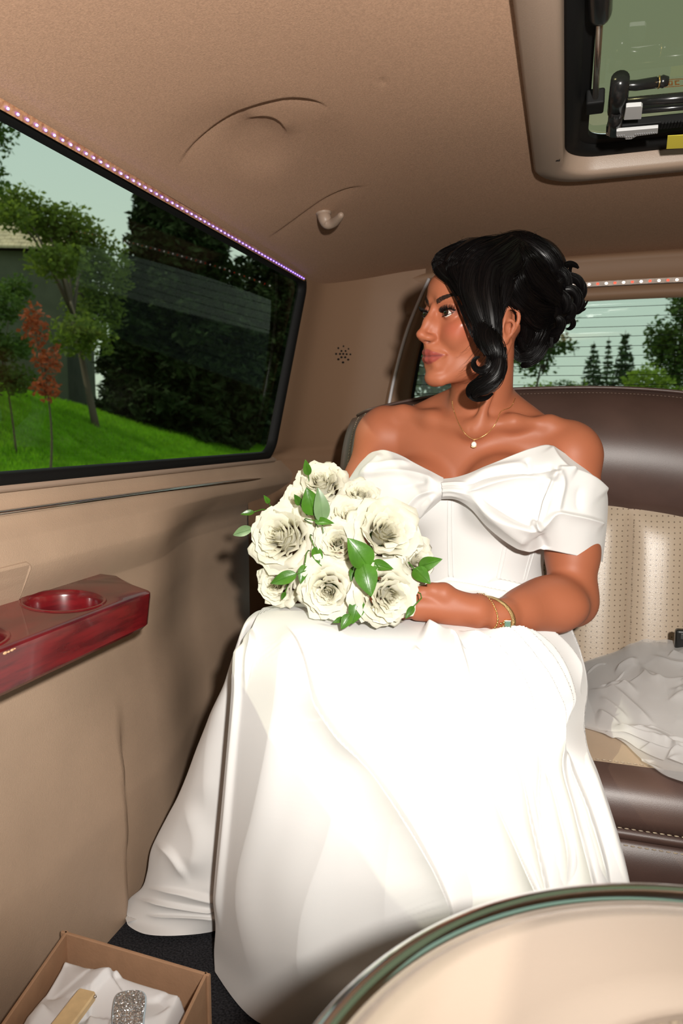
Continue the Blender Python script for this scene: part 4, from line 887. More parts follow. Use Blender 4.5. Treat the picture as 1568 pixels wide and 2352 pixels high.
for s in (1, -1):
    g = MB()
    for lo in (0, 1):
        n = 54 if lo == 0 else 20
        for k in range(n):
            t = (k + .5) / n; xx = 19.5 + 25.5 * t; zc = 19.5 + (xx - 31.6) * .16
            arch = max(0, 1 - ((xx - 31.6) / 14.0) ** 2) ** .5; zz = zc + (4.8 if lo == 0 else -4.4) * arch
            yb = math.sqrt(max(14.1 ** 2 - (xx - 31) ** 2 * .85 - (zz - 20) ** 2 * .9, 20)) + 74; b = np.array([xx, yb, zz])
            L = (7.5 + 3.5 * t + RNG.randn() * .7) if lo == 0 else 2.2; o_ = np.array([(xx - 31) * .045 + .12 + RNG.randn() * .10, .75 - .25 * t, 0]); up = .62 if lo == 0 else -.5
            p1 = b + o_ * L * .45 + np.array([0, 0, up * L * .12]); p2 = b + o_ * L * .8 + np.array([0, 0, up * L * .55]); p3 = b + o_ * L * .85 + np.array([0, 0, up * L * 1.1])
            P = crom(np.array([b, p1, p2, p3]) * [s, 1, 1], 7); rr = np.linspace(.00055, .00012, 7) if lo == 0 else np.linspace(.0003, .0001, 7); g.tube(Hs(P), rr, 4)
    # liner along the lid edge
    for lo in (0, 1):
        xs_ = np.linspace(18.6, 47.0 if lo == 0 else 45, 22); zc = 19.5 + (xs_ - 31.6) * .16; arch = np.sqrt(np.clip(1 - ((xs_ - 31.6) / 13.8) ** 2, 0, 1)); zz = zc + (5.0 if lo == 0 else -4.8) * arch
        if lo == 0: zz[-3:] = zc[-3:] + np.array([1.2, 1.3, 1.7])
        yb = np.sqrt(np.clip(14.0 ** 2 - (xs_ - 31) ** 2 * .85 - (zz - 20) ** 2 * .9, 20, None)) + 74
        g.tube(Hs(np.stack([xs_ * s, yb, zz], 1)), np.linspace(.0006, .0011, 22) if lo == 0 else .0004, 6)
    g.build('eyelashes', M['lash'], PERSON)['label'] = 'long curled black eyelashes'
M['brow'] = mat('brow_hair', (.026, .014, .010), .6, spec=.2)
for s in (1, -1):
    n = 420; t = RNG.rand(n) ** .95; cx_ = 12 + 43 * t; cz = np.interp(t, [0, .3, .62, .82, 1], [36.5, 42.0, 47.0, 46.5, 42.0]); hw = np.interp(t, [0, .15, .6, 1], [3.6, 4.3, 3.0, .8]); v = RNG.uniform(-1, 1, n)
    x0 = cx_; z0 = cz + v * hw; L = 5.5 * np.interp(t, [0, 1], [.9, .8]); a = np.radians(np.interp(t, [0, .3, .7, 1], [62, 38, 5, -22]) - v * 14 + RNG.randn(n) * 5)
    g = MB(); x1 = x0 + np.cos(a) * L; z1 = z0 + np.sin(a) * L * .5; xm, zm = (x0 + x1) / 2, (z0 + z1) / 2
    y0, ym, y1 = surfY(x0 * s, z0), surfY(xm * s, zm), surfY(x1 * s, z1)
    for k in range(n): g.tube(Hs(np.array([[x0[k] * s, y0[k] - .1, z0[k]], [xm[k] * s, ym[k] + .55, zm[k]], [x1[k] * s, y1[k] + .35, z1[k]]])), [.00034, .0003, .0001], 3)
    g.build('eyebrow', M['brow'], PERSON)
# ---------------------------------------------------------------- hair
M['hair'] = mat('black_hair', (.0028, .0022, .0023), .32, spec=.15)
HB = Body()
HB.hell((0, -26, 58), (77, 93, 76), 8); HB.hell((0, -2, 84), (66, 78, 50), 14)
HB.ell(at(1205, 618, 1.31), (.066, .062, .054), None, .02); HB.ell(at(1246, 690, 1.325), (.052, .055, .066), None, .02); HB.ell(at(1212, 778, 1.30), (.030, .036, .042), None, .018); HB.ell(at(1230, 740, 1.32), (.042, .05, .05), None, .02)
HB.cap(at(1090, 598, 1.20), at(1044, 608, 1.185), .034, .020, .02)
for p_ in ((1, 74, -4, 0),): HB.hell((p_[0] * 72, -5, 2), (14, 24, 30), 6, -1)            # leave the ear free
def hairpost(P, D):
    q = toH(P); x, y, z = q.T                                                       # keep the face clear
    face = np.maximum(-(y - (66 - .55 * np.clip(z - 60, 0, 60) - .012 * x * x)), (z - 96)); face = np.maximum(face, -(y - 20)); return np.maximum(D, -np.maximum(face, -40) * 0 + D)
Vh, Qh = HB.mesh(H(0, 0, 0) - .22, H(0, 0, 0) + np.array([.30, .25, .22]), .0022)
# strand relief: ripple the base along the combing direction
HAIR = fast_mesh('hair', Vh, Qh, M['hair'], PERSON)
def lock(pts, rads, n=60, flat=.55, r=.00055, twist=.8, seg=26, name='hair_lock', wav=0.0, under=.86):
    P = np.array([at(a, b, Y) for a, b, Y in pts]); P = crom(P, seg); R_ = crom(np.array(rads)[:, None] * np.ones((1, 1)), seg)[:, 0]; R_ = np.clip(R_, .0004, None)
    T = np.gradient(P, axis=0); T /= np.linalg.norm(T, axis=1)[:, None]; vd = P - CAM; vd /= np.linalg.norm(vd, axis=1)[:, None]
    Sd = np.cross(T, vd); nn_ = np.linalg.norm(Sd, axis=1)[:, None]; Sd /= nn_ + 1e-9
    for i in range(1, seg):
        if Sd[i] @ Sd[i - 1] < 0: Sd[i] *= -1
    D_ = np.cross(T, Sd); g = MB(); s = np.linspace(0, 1, seg)
    if under: 
        A = np.linspace(0, 2 * PI, 14, endpoint=False); g.grid(np.array([[P[i] + R_[i] * under * (math.cos(a) * Sd[i] + flat * math.sin(a) * D_[i]) for a in A] for i in range(seg)]), cv=True)
    o = g.build(name, M['hair'], PERSON, fixn=False) if under else None
    a0 = RNG.rand(n, 1) * 2 * PI; q = .80 + .24 * RNG.rand(n, 1); ph = RNG.rand(n, 1) * 6; aa = a0 + twist * s + .18 * np.sin(s * 5 + ph); qq = q * (1 + .05 * np.sin(s * 9 + ph))
    C_ = P[None] + (R_ * qq)[..., None] * (np.cos(aa)[..., None] * Sd + flat * np.sin(aa)[..., None] * D_)          # n, seg, 3
    rr = r * (.7 + .6 * RNG.rand(n, 1)) * np.interp(s, [0, .1, .85, 1], [.8, 1, 1, .35]); tri = np.array([0, 2.1, 4.2]) 
    G = C_[:, :, None] + rr[..., None, None] * (np.cos(tri)[None, None, :, None] * Sd[None, :, None] + np.sin(tri)[None, None, :, None] * D_[None, :, None])
    I = np.arange(n * seg * 3).reshape(n, seg, 3); J = np.roll(I, -1, 2); Qs = np.stack([I[:, :-1], I[:, 1:], J[:, 1:], J[:, :-1]], -1).reshape(-1, 4)
    so = fast_mesh('strands' if under else name, G.reshape(-1, 3), Qs, M['hair'], o or PERSON); so['kind'] = 'stuff' if under else ''
    if not under: del so['kind']
    return o
# front: swept from the parting over the temple and down past the cheek
FR = [
 ([(1150, 571, 1.235), (1085, 575, 1.205), (1030, 593, 1.185), (1012, 612, 1.170), (1052, 652, 1.150), (1088, 700, 1.138), (1102, 752, 1.136), (1108, 790, 1.133)], [.016, .018, .018, .014, .012, .010, .008, .005]),
 ([(1160, 567, 1.225), (1105, 577, 1.185), (1055, 607, 1.160), (1064, 640, 1.142), (1096, 695, 1.130), (1110, 745, 1.128), (1116, 790, 1.125)], [.018, .021, .021, .018, .015, .012, .008]),
 ([(1170, 563, 1.220), (1130, 583, 1.170), (1092, 605, 1.148), (1082, 655, 1.134), (1095, 705, 1.126), (1112, 750, 1.124), (1125, 795, 1.122)], [.020, .023, .023, .021, .018, .014, .010]),
 ([(1185, 560, 1.220), (1150, 590, 1.168), (1125, 615, 1.146), (1118, 665, 1.132), (1124, 710, 1.126), (1130, 752, 1.124), (1136, 790, 1.122)], [.020, .024, .024, .022, .019, .015, .011]),
 ([(1195, 563, 1.225), (1172, 600, 1.175), (1150, 630, 1.152), (1146, 680, 1.142), (1140, 715, 1.138), (1132, 752, 1.132), (1128, 785, 1.128)], [.020, .024, .023, .018, .012, .009, .008]),
 ([(1135, 581, 1.225), (1075, 581, 1.200), (1022, 607, 1.185), (1004, 622, 1.182)], [.018, .021, .018, .006]),
]
for p_, r_ in FR: lock(p_, r_, 95, .5, .0005, .35)
# swept back from the temple to the bun
BKL = [
 ([(1160, 567, 1.25), (1185, 600, 1.195), (1215, 640, 1.215), (1250, 668, 1.245), (1280, 690, 1.27)], [.020, .024, .024, .020, .014]),
 ([(1165, 600, 1.18), (1175, 650, 1.175), (1200, 690, 1.195), (1235, 712, 1.235), (1268, 712, 1.27)], [.020, .022, .022, .019, .012]),
 ([(1160, 640, 1.165), (1185, 680, 1.185), (1215, 722, 1.22), (1240, 740, 1.25), (1268, 735, 1.28)], [.012, .014, .016, .016, .010]),
 ([(1200, 770, 1.255), (1212, 795, 1.265), (1225, 770, 1.26), (1240, 735, 1.26), (1262, 705, 1.27)], [.010, .016, .018, .016, .010]),
 ([(1178, 800, 1.268), (1195, 815, 1.27), (1215, 808, 1.268), (1235, 780, 1.268), (1258, 745, 1.275)], [.006, .012, .015, .014, .008]),
 ([(1150, 563, 1.30), (1190, 560, 1.27), (1235, 580, 1.265), (1265, 605, 1.27), (1285, 650, 1.285)], [.018, .022, .022, .020, .014]),
 ([(1160, 557, 1.32), (1205, 556, 1.31), (1248, 577, 1.305), (1275, 600, 1.305), (1290, 645, 1.31)], [.014, .016, .016, .016, .012]),
 ([(1175, 575, 1.22), (1210, 605, 1.215), (1240, 640, 1.235), (1270, 672, 1.262), (1290, 700, 1.285)], [.018, .020, .020, .017, .012]),
 ([(1202, 715, 1.225), (1212, 755, 1.245), (1206, 795, 1.265), (1192, 828, 1.275)], [.008, .012, .012, .005]),
 ([(1245, 790, 1.285), (1232, 815, 1.285), (1212, 832, 1.282), (1196, 842, 1.285)], [.012, .012, .009, .003]),
]
for p_, r_ in BKL: lock(p_, r_, 80, .55, .0005, .5)
# the curl in front of the ear
lock([(1112, 735, 1.128), (1112, 765, 1.118), (1126, 790, 1.110), (1141, 812, 1.108), (1138, 838, 1.112), (1120, 852, 1.118)], [.014, .017, .018, .014, .010, .006], 90, .55, .0005, 2.2)
lock([(1124, 790, 1.125), (1140, 815, 1.120), (1143, 845, 1.114), (1128, 872, 1.110), (1103, 886, 1.112), (1084, 893, 1.118), (1080, 906, 1.122), (1094, 916, 1.122), (1116, 914, 1.118), (1132, 904, 1.114)], [.012, .013, .014, .016, .014, .009, .0055, .0042, .0032, .0012], 90, .55, .0005, 2.0, seg=40)
lock([(1140, 800, 1.108), (1147, 830, 1.106), (1140, 862, 1.104), (1118, 884, 1.104), (1096, 900, 1.106), (1088, 914, 1.112)], [.006, .009, .011, .011, .008, .003], 60, .55, .0005, 1.6, seg=30)
lock([(1128, 820, 1.112), (1122, 842, 1.110), (1106, 851, 1.110), (1092, 846, 1.112), (1087, 834, 1.115), (1092, 823, 1.117), (1102, 820, 1.118)], [.007, .007, .0058, .0045, .0036, .0026, .0010], 44, .6, .00045, 1.2, seg=32)
for p_ in ([(1075, 705, 1.118), (1098, 765, 1.115), (1112, 820, 1.118)], [(1062, 700, 1.125), (1085, 748, 1.122), (1096, 800, 1.125)], [(1052, 690, 1.13), (1072, 738, 1.126), (1090, 775, 1.126)], [(1022, 640, 1.145), (1050, 690, 1.13), (1072, 745, 1.124), (1084, 775, 1.124)], [(1030, 640, 1.142), (1060, 688, 1.128), (1080, 735, 1.124), (1092, 775, 1.122)]): lock(p_, [.0018, .0022, .0008], 16, .6, .00035, .5, under=0)
# loose loops of the bun
def loop(c, rx, ry, Y, a0, a1, rad, tilt=0, dy=.02, n=46):
    pts = []
    for k in range(9):
        t = k / 8; a = math.radians(a0 + .68 * (a1 - a0) * t); x = rx * math.cos(a); y = ry * math.sin(a); ct, st_ = math.cos(tilt), math.sin(tilt)
        pts.append((c[0] + x * ct - y * st_, c[1] - (x * st_ + y * ct), Y + dy * (t - .5)))
    lock(pts, np.array([.5, .9, 1, 1, 1, 1, .9, .7, .3]) * rad, n, .6, .00045, .8, seg=30, name='hair_curl')
loop((1312, 632), 22, 26, 1.30, 200, -60, .0050, .3); loop((1322, 626), 13, 20, 1.31, 210, -20, .0026, .2); loop((1308, 660), 26, 24, 1.285, 170, -120, .0075)
loop((1318, 668), 20, 26, 1.295, 120, -150, .0070); loop((1302, 690), 26, 26, 1.285, 100, -170, .0080); loop((1318, 700), 18, 18, 1.30, 80, -190, .0050)
loop((1292, 715), 22, 22, 1.285, 60, -200, .0070); loop((1278, 655), 26, 34, 1.275, 150, -120, .0085); loop((1278, 700), 24, 26, 1.27, 140, -140, .0080)
loop((1300, 742), 16, 14, 1.29, 90, -170, .0042); loop((1268, 745), 20, 20, 1.275, 60, -220, .0070); loop((1332, 700), 16, 14, 1.31, -150, 20, .0018); loop((1262, 770), 18, 16, 1.285, 30, -200, .0040)
lock([(1250, 750, 1.28), (1268, 775, 1.285), (1262, 795, 1.288), (1250, 775, 1.29)], [.004, .0035, .003, .001], 24); lock([(1300, 715, 1.29), (1325, 718, 1.30), (1342, 702, 1.305), (1350, 690, 1.31)], [.004, .003, .002, .0006], 20)
# flyaway strands
g = MB()
for k in range(46):
    a = RNG.rand(); bx_, by_ = np.interp(a, [0, .3, .6, .85, 1], [1005, 1060, 1160, 1240, 1285]), np.interp(a, [0, .3, .6, .85, 1], [590, 562, 542, 542, 600]); L = 25 + 40 * RNG.rand(); t = RNG.uniform(-.9, .5)
    P = crom([at(bx_, by_ + 8, 1.25), at(bx_ + L * .4 * math.sin(t), by_ - L * .18, 1.25), at(bx_ + L * (.9 * math.sin(t) + .3), by_ - L * .25 * RNG.rand() - 2, 1.255)], 8); g.tube(P, np.linspace(.00022, .0001, 8), 3)
for k in range(36):
    bx_, by_ = RNG.uniform(1080, 1135), RNG.uniform(780, 900); P = crom([at(bx_ + 15, by_ - 30, 1.118), at(bx_ - 8, by_, 1.112), at(bx_ - 22 - 18 * RNG.rand(), by_ + 8 + 18 * RNG.rand(), 1.118)], 8); g.tube(P, np.linspace(.0002, .00008, 8), 3)
g.build('flyaway_hair', M['hair'], PERSON, fixn=False)['kind'] = 'stuff'
# ---------------------------------------------------------------- necklace, bracelets
M['gold'] = mat('gold', (.80, .55, .22), .25, 1); M['pearl'] = mat('pearl', (.85, .80, .74), .12, coat=.5)
npx = [(1183, 915), (1172, 935), (1150, 945), (1142, 965), (1125, 990), (1105, 1004), (1088, 1009), (1072, 1000), (1058, 982), (1048, 960), (1040, 935), (1038, 920)]
NP = [onbody(a, b, .0012) for a, b in crom(npx, 70)]; NP = np.array([p for p in NP if p is not None]); NP = crom(NP, 120); g = MB()
g.tube(NP, .00055, 5)
for p_ in NP[::2]: g.ball(p_, .00085, 4)
neck = g.build('necklace', M['gold'], PERSON); neck['label'] = 'thin gold chain'
pc = onbody(1088, 1021, .005); g = MB(); g.ball(pc, (.0046, .0046, .0052), 12); g.build('pearl_pendant', M['pearl'], neck)
g = MB(); g.tube([pc + np.array([0, -.0005, .005]), onbody(1088, 1010, .0015)], .0008, 6); g.tube([pc + .0053 * np.array([math.cos(a), -.3, math.sin(a)]) for a in np.linspace(-2.6, -.5, 12)], .0007, 5); g.build('pendant_mount', M['gold'], neck)
def wristring(pxs, w):
    return [onbody(a, b, w) for a, b in pxs]
f_, e_ = WR_L, EL; axw = (e_ - f_) / np.linalg.norm(e_ - f_)
def armring(px, py, tiltv, off, n=48):
    """closed ring around the forearm in a plane through the surface point under a pixel"""
    c0 = onbody(px, py); cen_ = f_ + axw * ((c0 - f_) @ axw); nv = axw + tiltv; nv = nv / np.linalg.norm(nv); u = np.cross(nv, [0, 0, 1.]); u /= np.linalg.norm(u); v = np.cross(nv, u); out = []
    A = np.linspace(0, 2 * PI, n, endpoint=False)[:, None]; d = np.cos(A) * u + np.sin(A) * v; t = np.full((n, 1), .012); near = [p for p in BD.p if np.linalg.norm(p[1] - cen_) < p[2] + .07]
    for it in range(120): t = t + (BD.ev(cen_ + d * t, near)[:, None] < off) * .0004
    return cen_ + d * t
band = armring(1172, 1412, np.array([-.15, .0, .22]), .0012); bn = np.roll(band, -1, 0) - np.roll(band, 1, 0)
g = MB(); g.grid(np.array([band + axw * .0042, band + axw * .0038 + (band - band.mean(0)) * .035, band - axw * .0038 + (band - band.mean(0)) * .035, band - axw * .0042]), cv=True); 
watch = g.build('watch_bracelet', mat('gold_mesh', (.72, .52, .24), .3, 1, bump=1, bscale=900), PERSON); watch['label'] = 'gold mesh bracelet watch with a square green dial'
dc = onbody(1165, 1437, .003); zax = (CAM - dc) / np.linalg.norm(CAM - dc) + np.array([.1, 0, -.25]); zax /= np.linalg.norm(zax); xax = np.cross([0, 0, 1.], zax); xax /= np.linalg.norm(xax); yax = np.cross(zax, xax); Rd = np.array([xax, yax, zax]).T
g = MB(); g.box((-.0055, -.0085, -.002), (.0055, .0085, .0022), 0, Rd, dc); g.build('watch_case', M['gold'], watch, smooth=False, bevel=.001)
g = MB(); g.box((-.0042, -.0070, .0020), (.0042, .0070, .0030), 0, Rd, dc); g.build('watch_dial', mat('green_dial', (.12, .22, .17), .12, coat=1), watch, smooth=False, bevel=.0006)
ch_ = armring(1143, 1415, np.array([.05, 0, .1]), .0006, 60); g = MB()
for i, p_ in enumerate(ch_): g.ball(p_, .0011 if i % 3 else .0017, 5)
g.tube(ch_, .0004, 4, closed=True); o = g.build('chain_bracelet', M['gold'], PERSON); o['label'] = 'fine gold bead bracelet'
g = MB()
for a, b in ((1150, 1432), (1155, 1438), (1149, 1441), (1157, 1430)): g.ball(onbody(a, b, .002), .0021, 6)
g.build('charm', M['gold'], o)
# ================================================================== THE GOWN
def gownmat():
    m = mat('white_crepe', (.70, .69, .68), .62, bump=.05, bscale=1400, spec=.28, sheen=.15); return m
M['gown'] = gownmat()
def bspl(G, nu, nv):
    """smooth surface through a control net G[rows, cols, 3]"""
    A = np.array([crom(r, nu) for r in G]); B_ = np.array([crom(A[:, j], nv) for j in range(nu)]); return B_.transpose(1, 0, 2)
def grid_normals(G):
    du = np.gradient(G, axis=1); dv = np.gradient(G, axis=0); n = np.cross(du, dv); n /= np.linalg.norm(n, axis=-1, keepdims=True) + 1e-12
    vd = CAM - G; flip = np.sign((n * vd).sum(-1)); return n * np.where(np.median(flip) < 0, -1, 1)
def creases(G, N, L, samples=40):
    """raised folds: each entry (pixel polyline on the base surface, height, width right, width left, fade at start, fade at end)"""
    sh = G.shape[:2]; P = proj(G.reshape(-1, 3)); D = np.zeros(len(P))
    for pl, h, wr, wl, f0, f1 in L:
        C_ = crom(pl, samples); lo = C_.min(0) - 4 * max(wr, wl) - 6; hi = C_.max(0) + 4 * max(wr, wl) + 6
        m = np.all((P > lo) & (P < hi), axis=1)
        if not m.any(): continue
        d, fr = polydist(P[m], C_); fade = sst(fr, 0, f0) * sst(fr, 1, 1 - f1)
        s_ = np.where(d > 0, np.exp(-np.abs(d) / wr), np.exp(-(d / wl) ** 2)); D[m] += h * s_ * fade
    return G + N * D.reshape(*sh, 1)
def fold_id(rows):
    return np.array([[at(*p) if not (len(p) == 4) else np.array(p[:3]) for p in r] for r in rows])
# ---------------------------------------------------------------- skirt front (left silhouette, deep gap, front panel, right silhouette)
def fz(px, py, z=.012): return (*atZ(px, py, z), 0)
ROWS = [
 [(606, 1402, 1.16), (612, 1398, 1.16), (616, 1394, 1.16), (690, 1386, 1.18), (800, 1392, 1.20), (930, 1372, 1.22), (1080, 1352, 1.235), (1190, 1352, 1.25), (1275, 1380, 1.29)],
 [(590, 1404, 1.07), (598, 1402, 1.06), (606, 1398, 1.05), (690, 1390, 1.07), (800, 1404, 1.09), (930, 1398, 1.12), (1080, 1392, 1.15), (1200, 1400, 1.18), (1288, 1420, 1.26)],
 [(572, 1424, 1.02), (582, 1424, 1.00), (594, 1418, .975), (690, 1408, .985), (800, 1426, 1.00), (930, 1428, 1.03), (1080, 1428, 1.06), (1205, 1440, 1.11), (1306, 1462, 1.22)],
 [(552, 1470, 1.02), (570, 1472, 1.00), (574, 1468, .935), (680, 1450, .925), (790, 1465, .945), (930, 1470, .975), (1080, 1475, 1.01), (1215, 1490, 1.07), (1322, 1505, 1.20)],
 [(530, 1530, 1.03), (562, 1530, 1.01), (558, 1530, .915), (660, 1520, .895), (775, 1530, .915), (930, 1540, .945), (1080, 1545, .98), (1225, 1555, 1.04), (1337, 1575, 1.15)],
 [(492, 1640, 1.05), (556, 1640, 1.02), (548, 1640, .915), (650, 1640, .885), (780, 1640, .895), (930, 1640, .92), (1090, 1640, .955), (1230, 1640, .99), (1330, 1655, 1.055)],
 [(455, 1725, 1.06), (550, 1725, 1.02), (541, 1725, .915), (645, 1725, .875), (780, 1725, .882), (930, 1725, .905), (1090, 1725, .935), (1240, 1720, .955), (1335, 1728, .965)],
 [(424, 1800, 1.06), (543, 1800, 1.02), (534, 1800, .915), (640, 1800, .868), (780, 1800, .87), (930, 1800, .89), (1090, 1800, .92), (1250, 1795, .935), (1360, 1795, .925)],
 [(384, 1880, 1.055), (536, 1880, 1.02), (527, 1880, .915), (636, 1880, .862), (780, 1880, .862), (930, 1880, .876), (1095, 1880, .90), (1262, 1875, .905), (1388, 1880, .895)],
 [(349, 1950, 1.04), (530, 1950, 1.015), (521, 1950, .915), (632, 1960, .856), (780, 1960, .852), (930, 1960, .862), (1100, 1960, .88), (1275, 1950, .885), (1409, 1950, .88)],
 [(338, 2005, 1.03), (525, 2005, 1.015), (516, 2020, .915), (628, 2040, .85), (780, 2040, .842), (940, 2040, .848), (1110, 2035, .865), (1285, 2020, .87), (1424, 2010, .87)],
 [(326, 2040, 1.025), (522, 2040, 1.01), (511, 2080, .918), (622, 2120, .848), (780, 2130, .832), (950, 2130, .836), (1120, 2110, .85), (1295, 2085, .86), (1434, 2060, .865)],
 [(296, 2068, 1.02), (515, 2080, 1.01), (506, 2140, .922), (612, 2190, .85), (775, 2215, .825), (955, 2215, .826), (1130, 2190, .84), (1300, 2160, .85), (1442, 2130, .86)],
 [(286, 2097, 1.008), (508, 2110, 1.005), (500, 2190, .930), (600, 2265, .855), (770, 2300, .82), (955, 2300, .82), (1135, 2270, .83), (1310, 2250, .84), (1450, 2200, .855)],
 [fz(292, 2122), fz(502, 2135), fz(499, 2238), fz(588, 2345), fz(765, 2400), fz(955, 2420), fz(1140, 2420), fz(1320, 2420), fz(1470, 2400)],
]
CT = fold_id(ROWS)
# column sampling with the hard edge at the front-left hem (index 2) kept
NV = 420
def colsplit(G):
    left = bspl(G[:, :2], 70, NV); return left
Lp_ = np.array([crom(G_, 3 * 26) if False else G_ for G_ in CT])
tuck = CT[:, 1] + np.array([.018, .05, 0])
back = bspl(np.stack([CT[:, 0] + np.array([.035, .06, 0]), CT[:, 0] + np.array([.010, .016, 0]), CT[:, 0], CT[:, 0] * .72 + CT[:, 1] * .28 + np.array([0, -.022, 0]), CT[:, 0] * .35 + CT[:, 1] * .65 + np.array([0, -.02, 0]), CT[:, 1], tuck], 1), 110, NV)
fr0 = CT[:, 2] + np.array([.022, .030, 0]); fr1 = CT[:, 2] + np.array([.004, .010, 0])
front = bspl(np.stack([fr0, fr1] + [CT[:, k] for k in range(2, 9)] + [CT[:, 8] + np.array([.008, .02, 0]), CT[:, 8] + np.array([.006, .04, 0])], 1), 760, NV)
FOLDS = [
 ([(650, 1432), (684, 1482), (706, 1545), (728, 1610), (768, 1672), (830, 1742), (905, 1835), (962, 1930), (1008, 2020), (1036, 2095), (1050, 2200)], 0.0335, 48.0, 2.6, .22, .3),
 ([(950, 1480), (985, 1540), (1022, 1610), (1070, 1710), (1130, 1830), (1190, 1950), (1250, 2070), (1290, 2150)], 0.0235, 27.2, 2.6, 0.10, .1),
 ([(1000, 1455), (1060, 1510), (1110, 1590), (1160, 1690), (1200, 1800), (1232, 1920), (1262, 2060), (1280, 2150)], 0.0235, 24.0, 2.6, 0.10, .1),
 ([(1050, 1448), (1120, 1490), (1178, 1560), (1215, 1650), (1238, 1760), (1242, 1880), (1258, 2040)], 0.0205, 20.8, 2.6, 0.10, .25),
 ([(1095, 1445), (1165, 1480), (1222, 1545), (1262, 1630), (1295, 1730), (1322, 1830), (1346, 1930), (1368, 2040), (1380, 2150)], 0.0235, 24.0, 2.6, 0.10, .1),
 ([(1130, 1450), (1190, 1470), (1240, 1515), (1275, 1580), (1292, 1640), (1298, 1690)], 0.0205, 14.4, 2.4, 0.10, .25),
 ([(1160, 1452), (1215, 1468), (1258, 1505), (1288, 1560), (1304, 1620), (1304, 1660)], 0.0175, 11.2, 2.4, 0.10, .25),
 ([(1190, 1440), (1240, 1455), (1285, 1490), (1318, 1540), (1334, 1600)], 0.0175, 9.6, 2.4, 0.10, .3),
 ([(1296, 1720), (1318, 1770), (1352, 1850), (1385, 1960), (1402, 2050)], 0.0175, 17.6, 2.6, .2, .2),
 ([(1210, 1700), (1262, 1790), (1292, 1880), (1308, 1960), (1296, 2050)], 0.0175, 24.0, 6, .3, .3),
 ([(562, 1475), (556, 1540), (548, 1640), (538, 1760), (524, 1960), (508, 2140)], 0.0087, 20, 6, .1, .1),
 ([(575, 1440), (586, 1475), (578, 1530), (566, 1600)], 0.0130, 22, 2.6, .3, .5),
 ([(640, 1420), (655, 1500), (640, 1640), (600, 1850), (560, 2050), (590, 2300)], 0.0130, 60, 40, .3, .2),
 ([(780, 1740), (760, 1900), (700, 2100), (690, 2300)], 0.0130, 70, 60, .4, .2),
 ([(900, 1480), (960, 1640), (900, 1900), (880, 2200)], 0.0117, 72.0, 80, .4, .2),
 ([(990, 1355), (1070, 1362), (1150, 1378), (1230, 1395), (1280, 1408)], 0.0175, 11.2, 2.6, 0.10, .2),
 ([(1010, 1342), (1110, 1345), (1190, 1360), (1260, 1384)], 0.0175, 8.0, 2.4, 0.10, .2),
 ([(970, 1440), (1020, 1470), (1052, 1530), (1080, 1600)], 0.0175, 17.6, 8, 0.10, .4),
]
N_ = grid_normals(front); front = creases(front, N_, FOLDS)
BF = [([(352, 1935), (392, 1958), (418, 1995), (430, 2036)], .010, 22, 8, .3, .4), ([(330, 2040), (400, 2048), (460, 2060), (520, 2072)], .010, 16, 6, .35, .2),
      ([(300, 2066), (400, 2078), (500, 2094)], .009, 9, 5, .35, .1), ([(330, 2103), (370, 2105), (420, 2106), (510, 2110)], .007, 8, 4, .35, .1), ([(420, 1830), (450, 1930), (430, 2020)], .010, 40, 30, .3, .3), ([(520, 1560), (480, 1720), (470, 1900)], .008, 40, 30, .3, .3)]
back = creases(back, grid_normals(back), BF)
rear_cols = [front[:, -1]]; 
# rear of the skirt: drops from the seat edge to the floor, closing the drape behind the legs
Rr = front[:, -1]; Ll = back[:, 0]; t_ = np.linspace(0, 1, 40)
def clampz(G):
    G[..., 2] = np.maximum(G[..., 2], .006); lim = np.interp(G[..., 2], [.345, .372, .402], [.944, .955, 1.32]); lim = np.where(G[..., 2] > .402, 9, lim); G[..., 1] = np.where(G[..., 0] > -.40, np.minimum(G[..., 1], lim), G[..., 1])     # hangs in front of the cushion
    return G
rear = Rr[:, None] * (1 - t_)[None, :, None] + Ll[:, None] * t_[None, :, None]; depth = np.interp(np.linspace(0, 1, NV), [0, .2, .35, 1], [.0, .02, .02, .0]); rear[..., 1] += depth[:, None] * np.sin(PI * t_)[None]
g = MB(); g.grid(clampz(back)); mid = np.stack([back[:, -1] * (1 - u) + front[:, 0] * u for u in (0, .5, 1)], 1); g.grid(clampz(mid)); g.grid(clampz(front)); g.grid(clampz(rear))
SKIRT = g.build('skirt', M['gown'], PERSON, fixn=False); SKIRT['label'] = 'long smooth white skirt draped over the knees to the floor'
bm = bmesh.new(); bm.from_mesh(SKIRT.data); bmesh.ops.remove_doubles(bm, verts=bm.verts, dist=.0004); bmesh.ops.recalc_face_normals(bm, faces=bm.faces); bm.to_mesh(SKIRT.data); bm.free()
# ---------------------------------------------------------------- bodice
BO = Body()
BO.ell(at(1090, 1150, 1.335), (.158, .108, .13), None, .03); BO.ell(at(1090, 1310, 1.335), (.118, .098, .16), None, .05); BO.ell(at(1096, 1420, 1.335), (.15, .125, .10), None, .05)
BO.ell(BL + [0, 0, -.004], (.0715, .0675, .068), None, .03); BO.ell(BR + [0, 0, -.004], (.0715, .0655, .066), None, .03)
def bodpost(P, D):
    q = proj(P); top = np.interp(q[:, 0], [820, 870, 905, 950, 1000, 1040, 1052, 1070, 1120, 1180, 1215, 1260, 1300], [1075, 1050, 1050, 1070, 1092, 1108, 1110, 1104, 1085, 1058, 1044, 1040, 1060])
    return np.maximum(D, (top - q[:, 1]) * .0007)
Vb, Qb = BO.mesh((-.36, 1.05, .50), (.10, 1.36, .84), .003, post=bodpost)
def onbod(px, py, off=0):
    d = ray(px, py); dn = d / np.linalg.norm(d); t = .85
    for it in range(200):
        e = BO.ev((CAM + dn * t)[None])[0]
        if e < .0003: return CAM + dn * (t - off)
        t += max(e * .8, .0004)
    return None
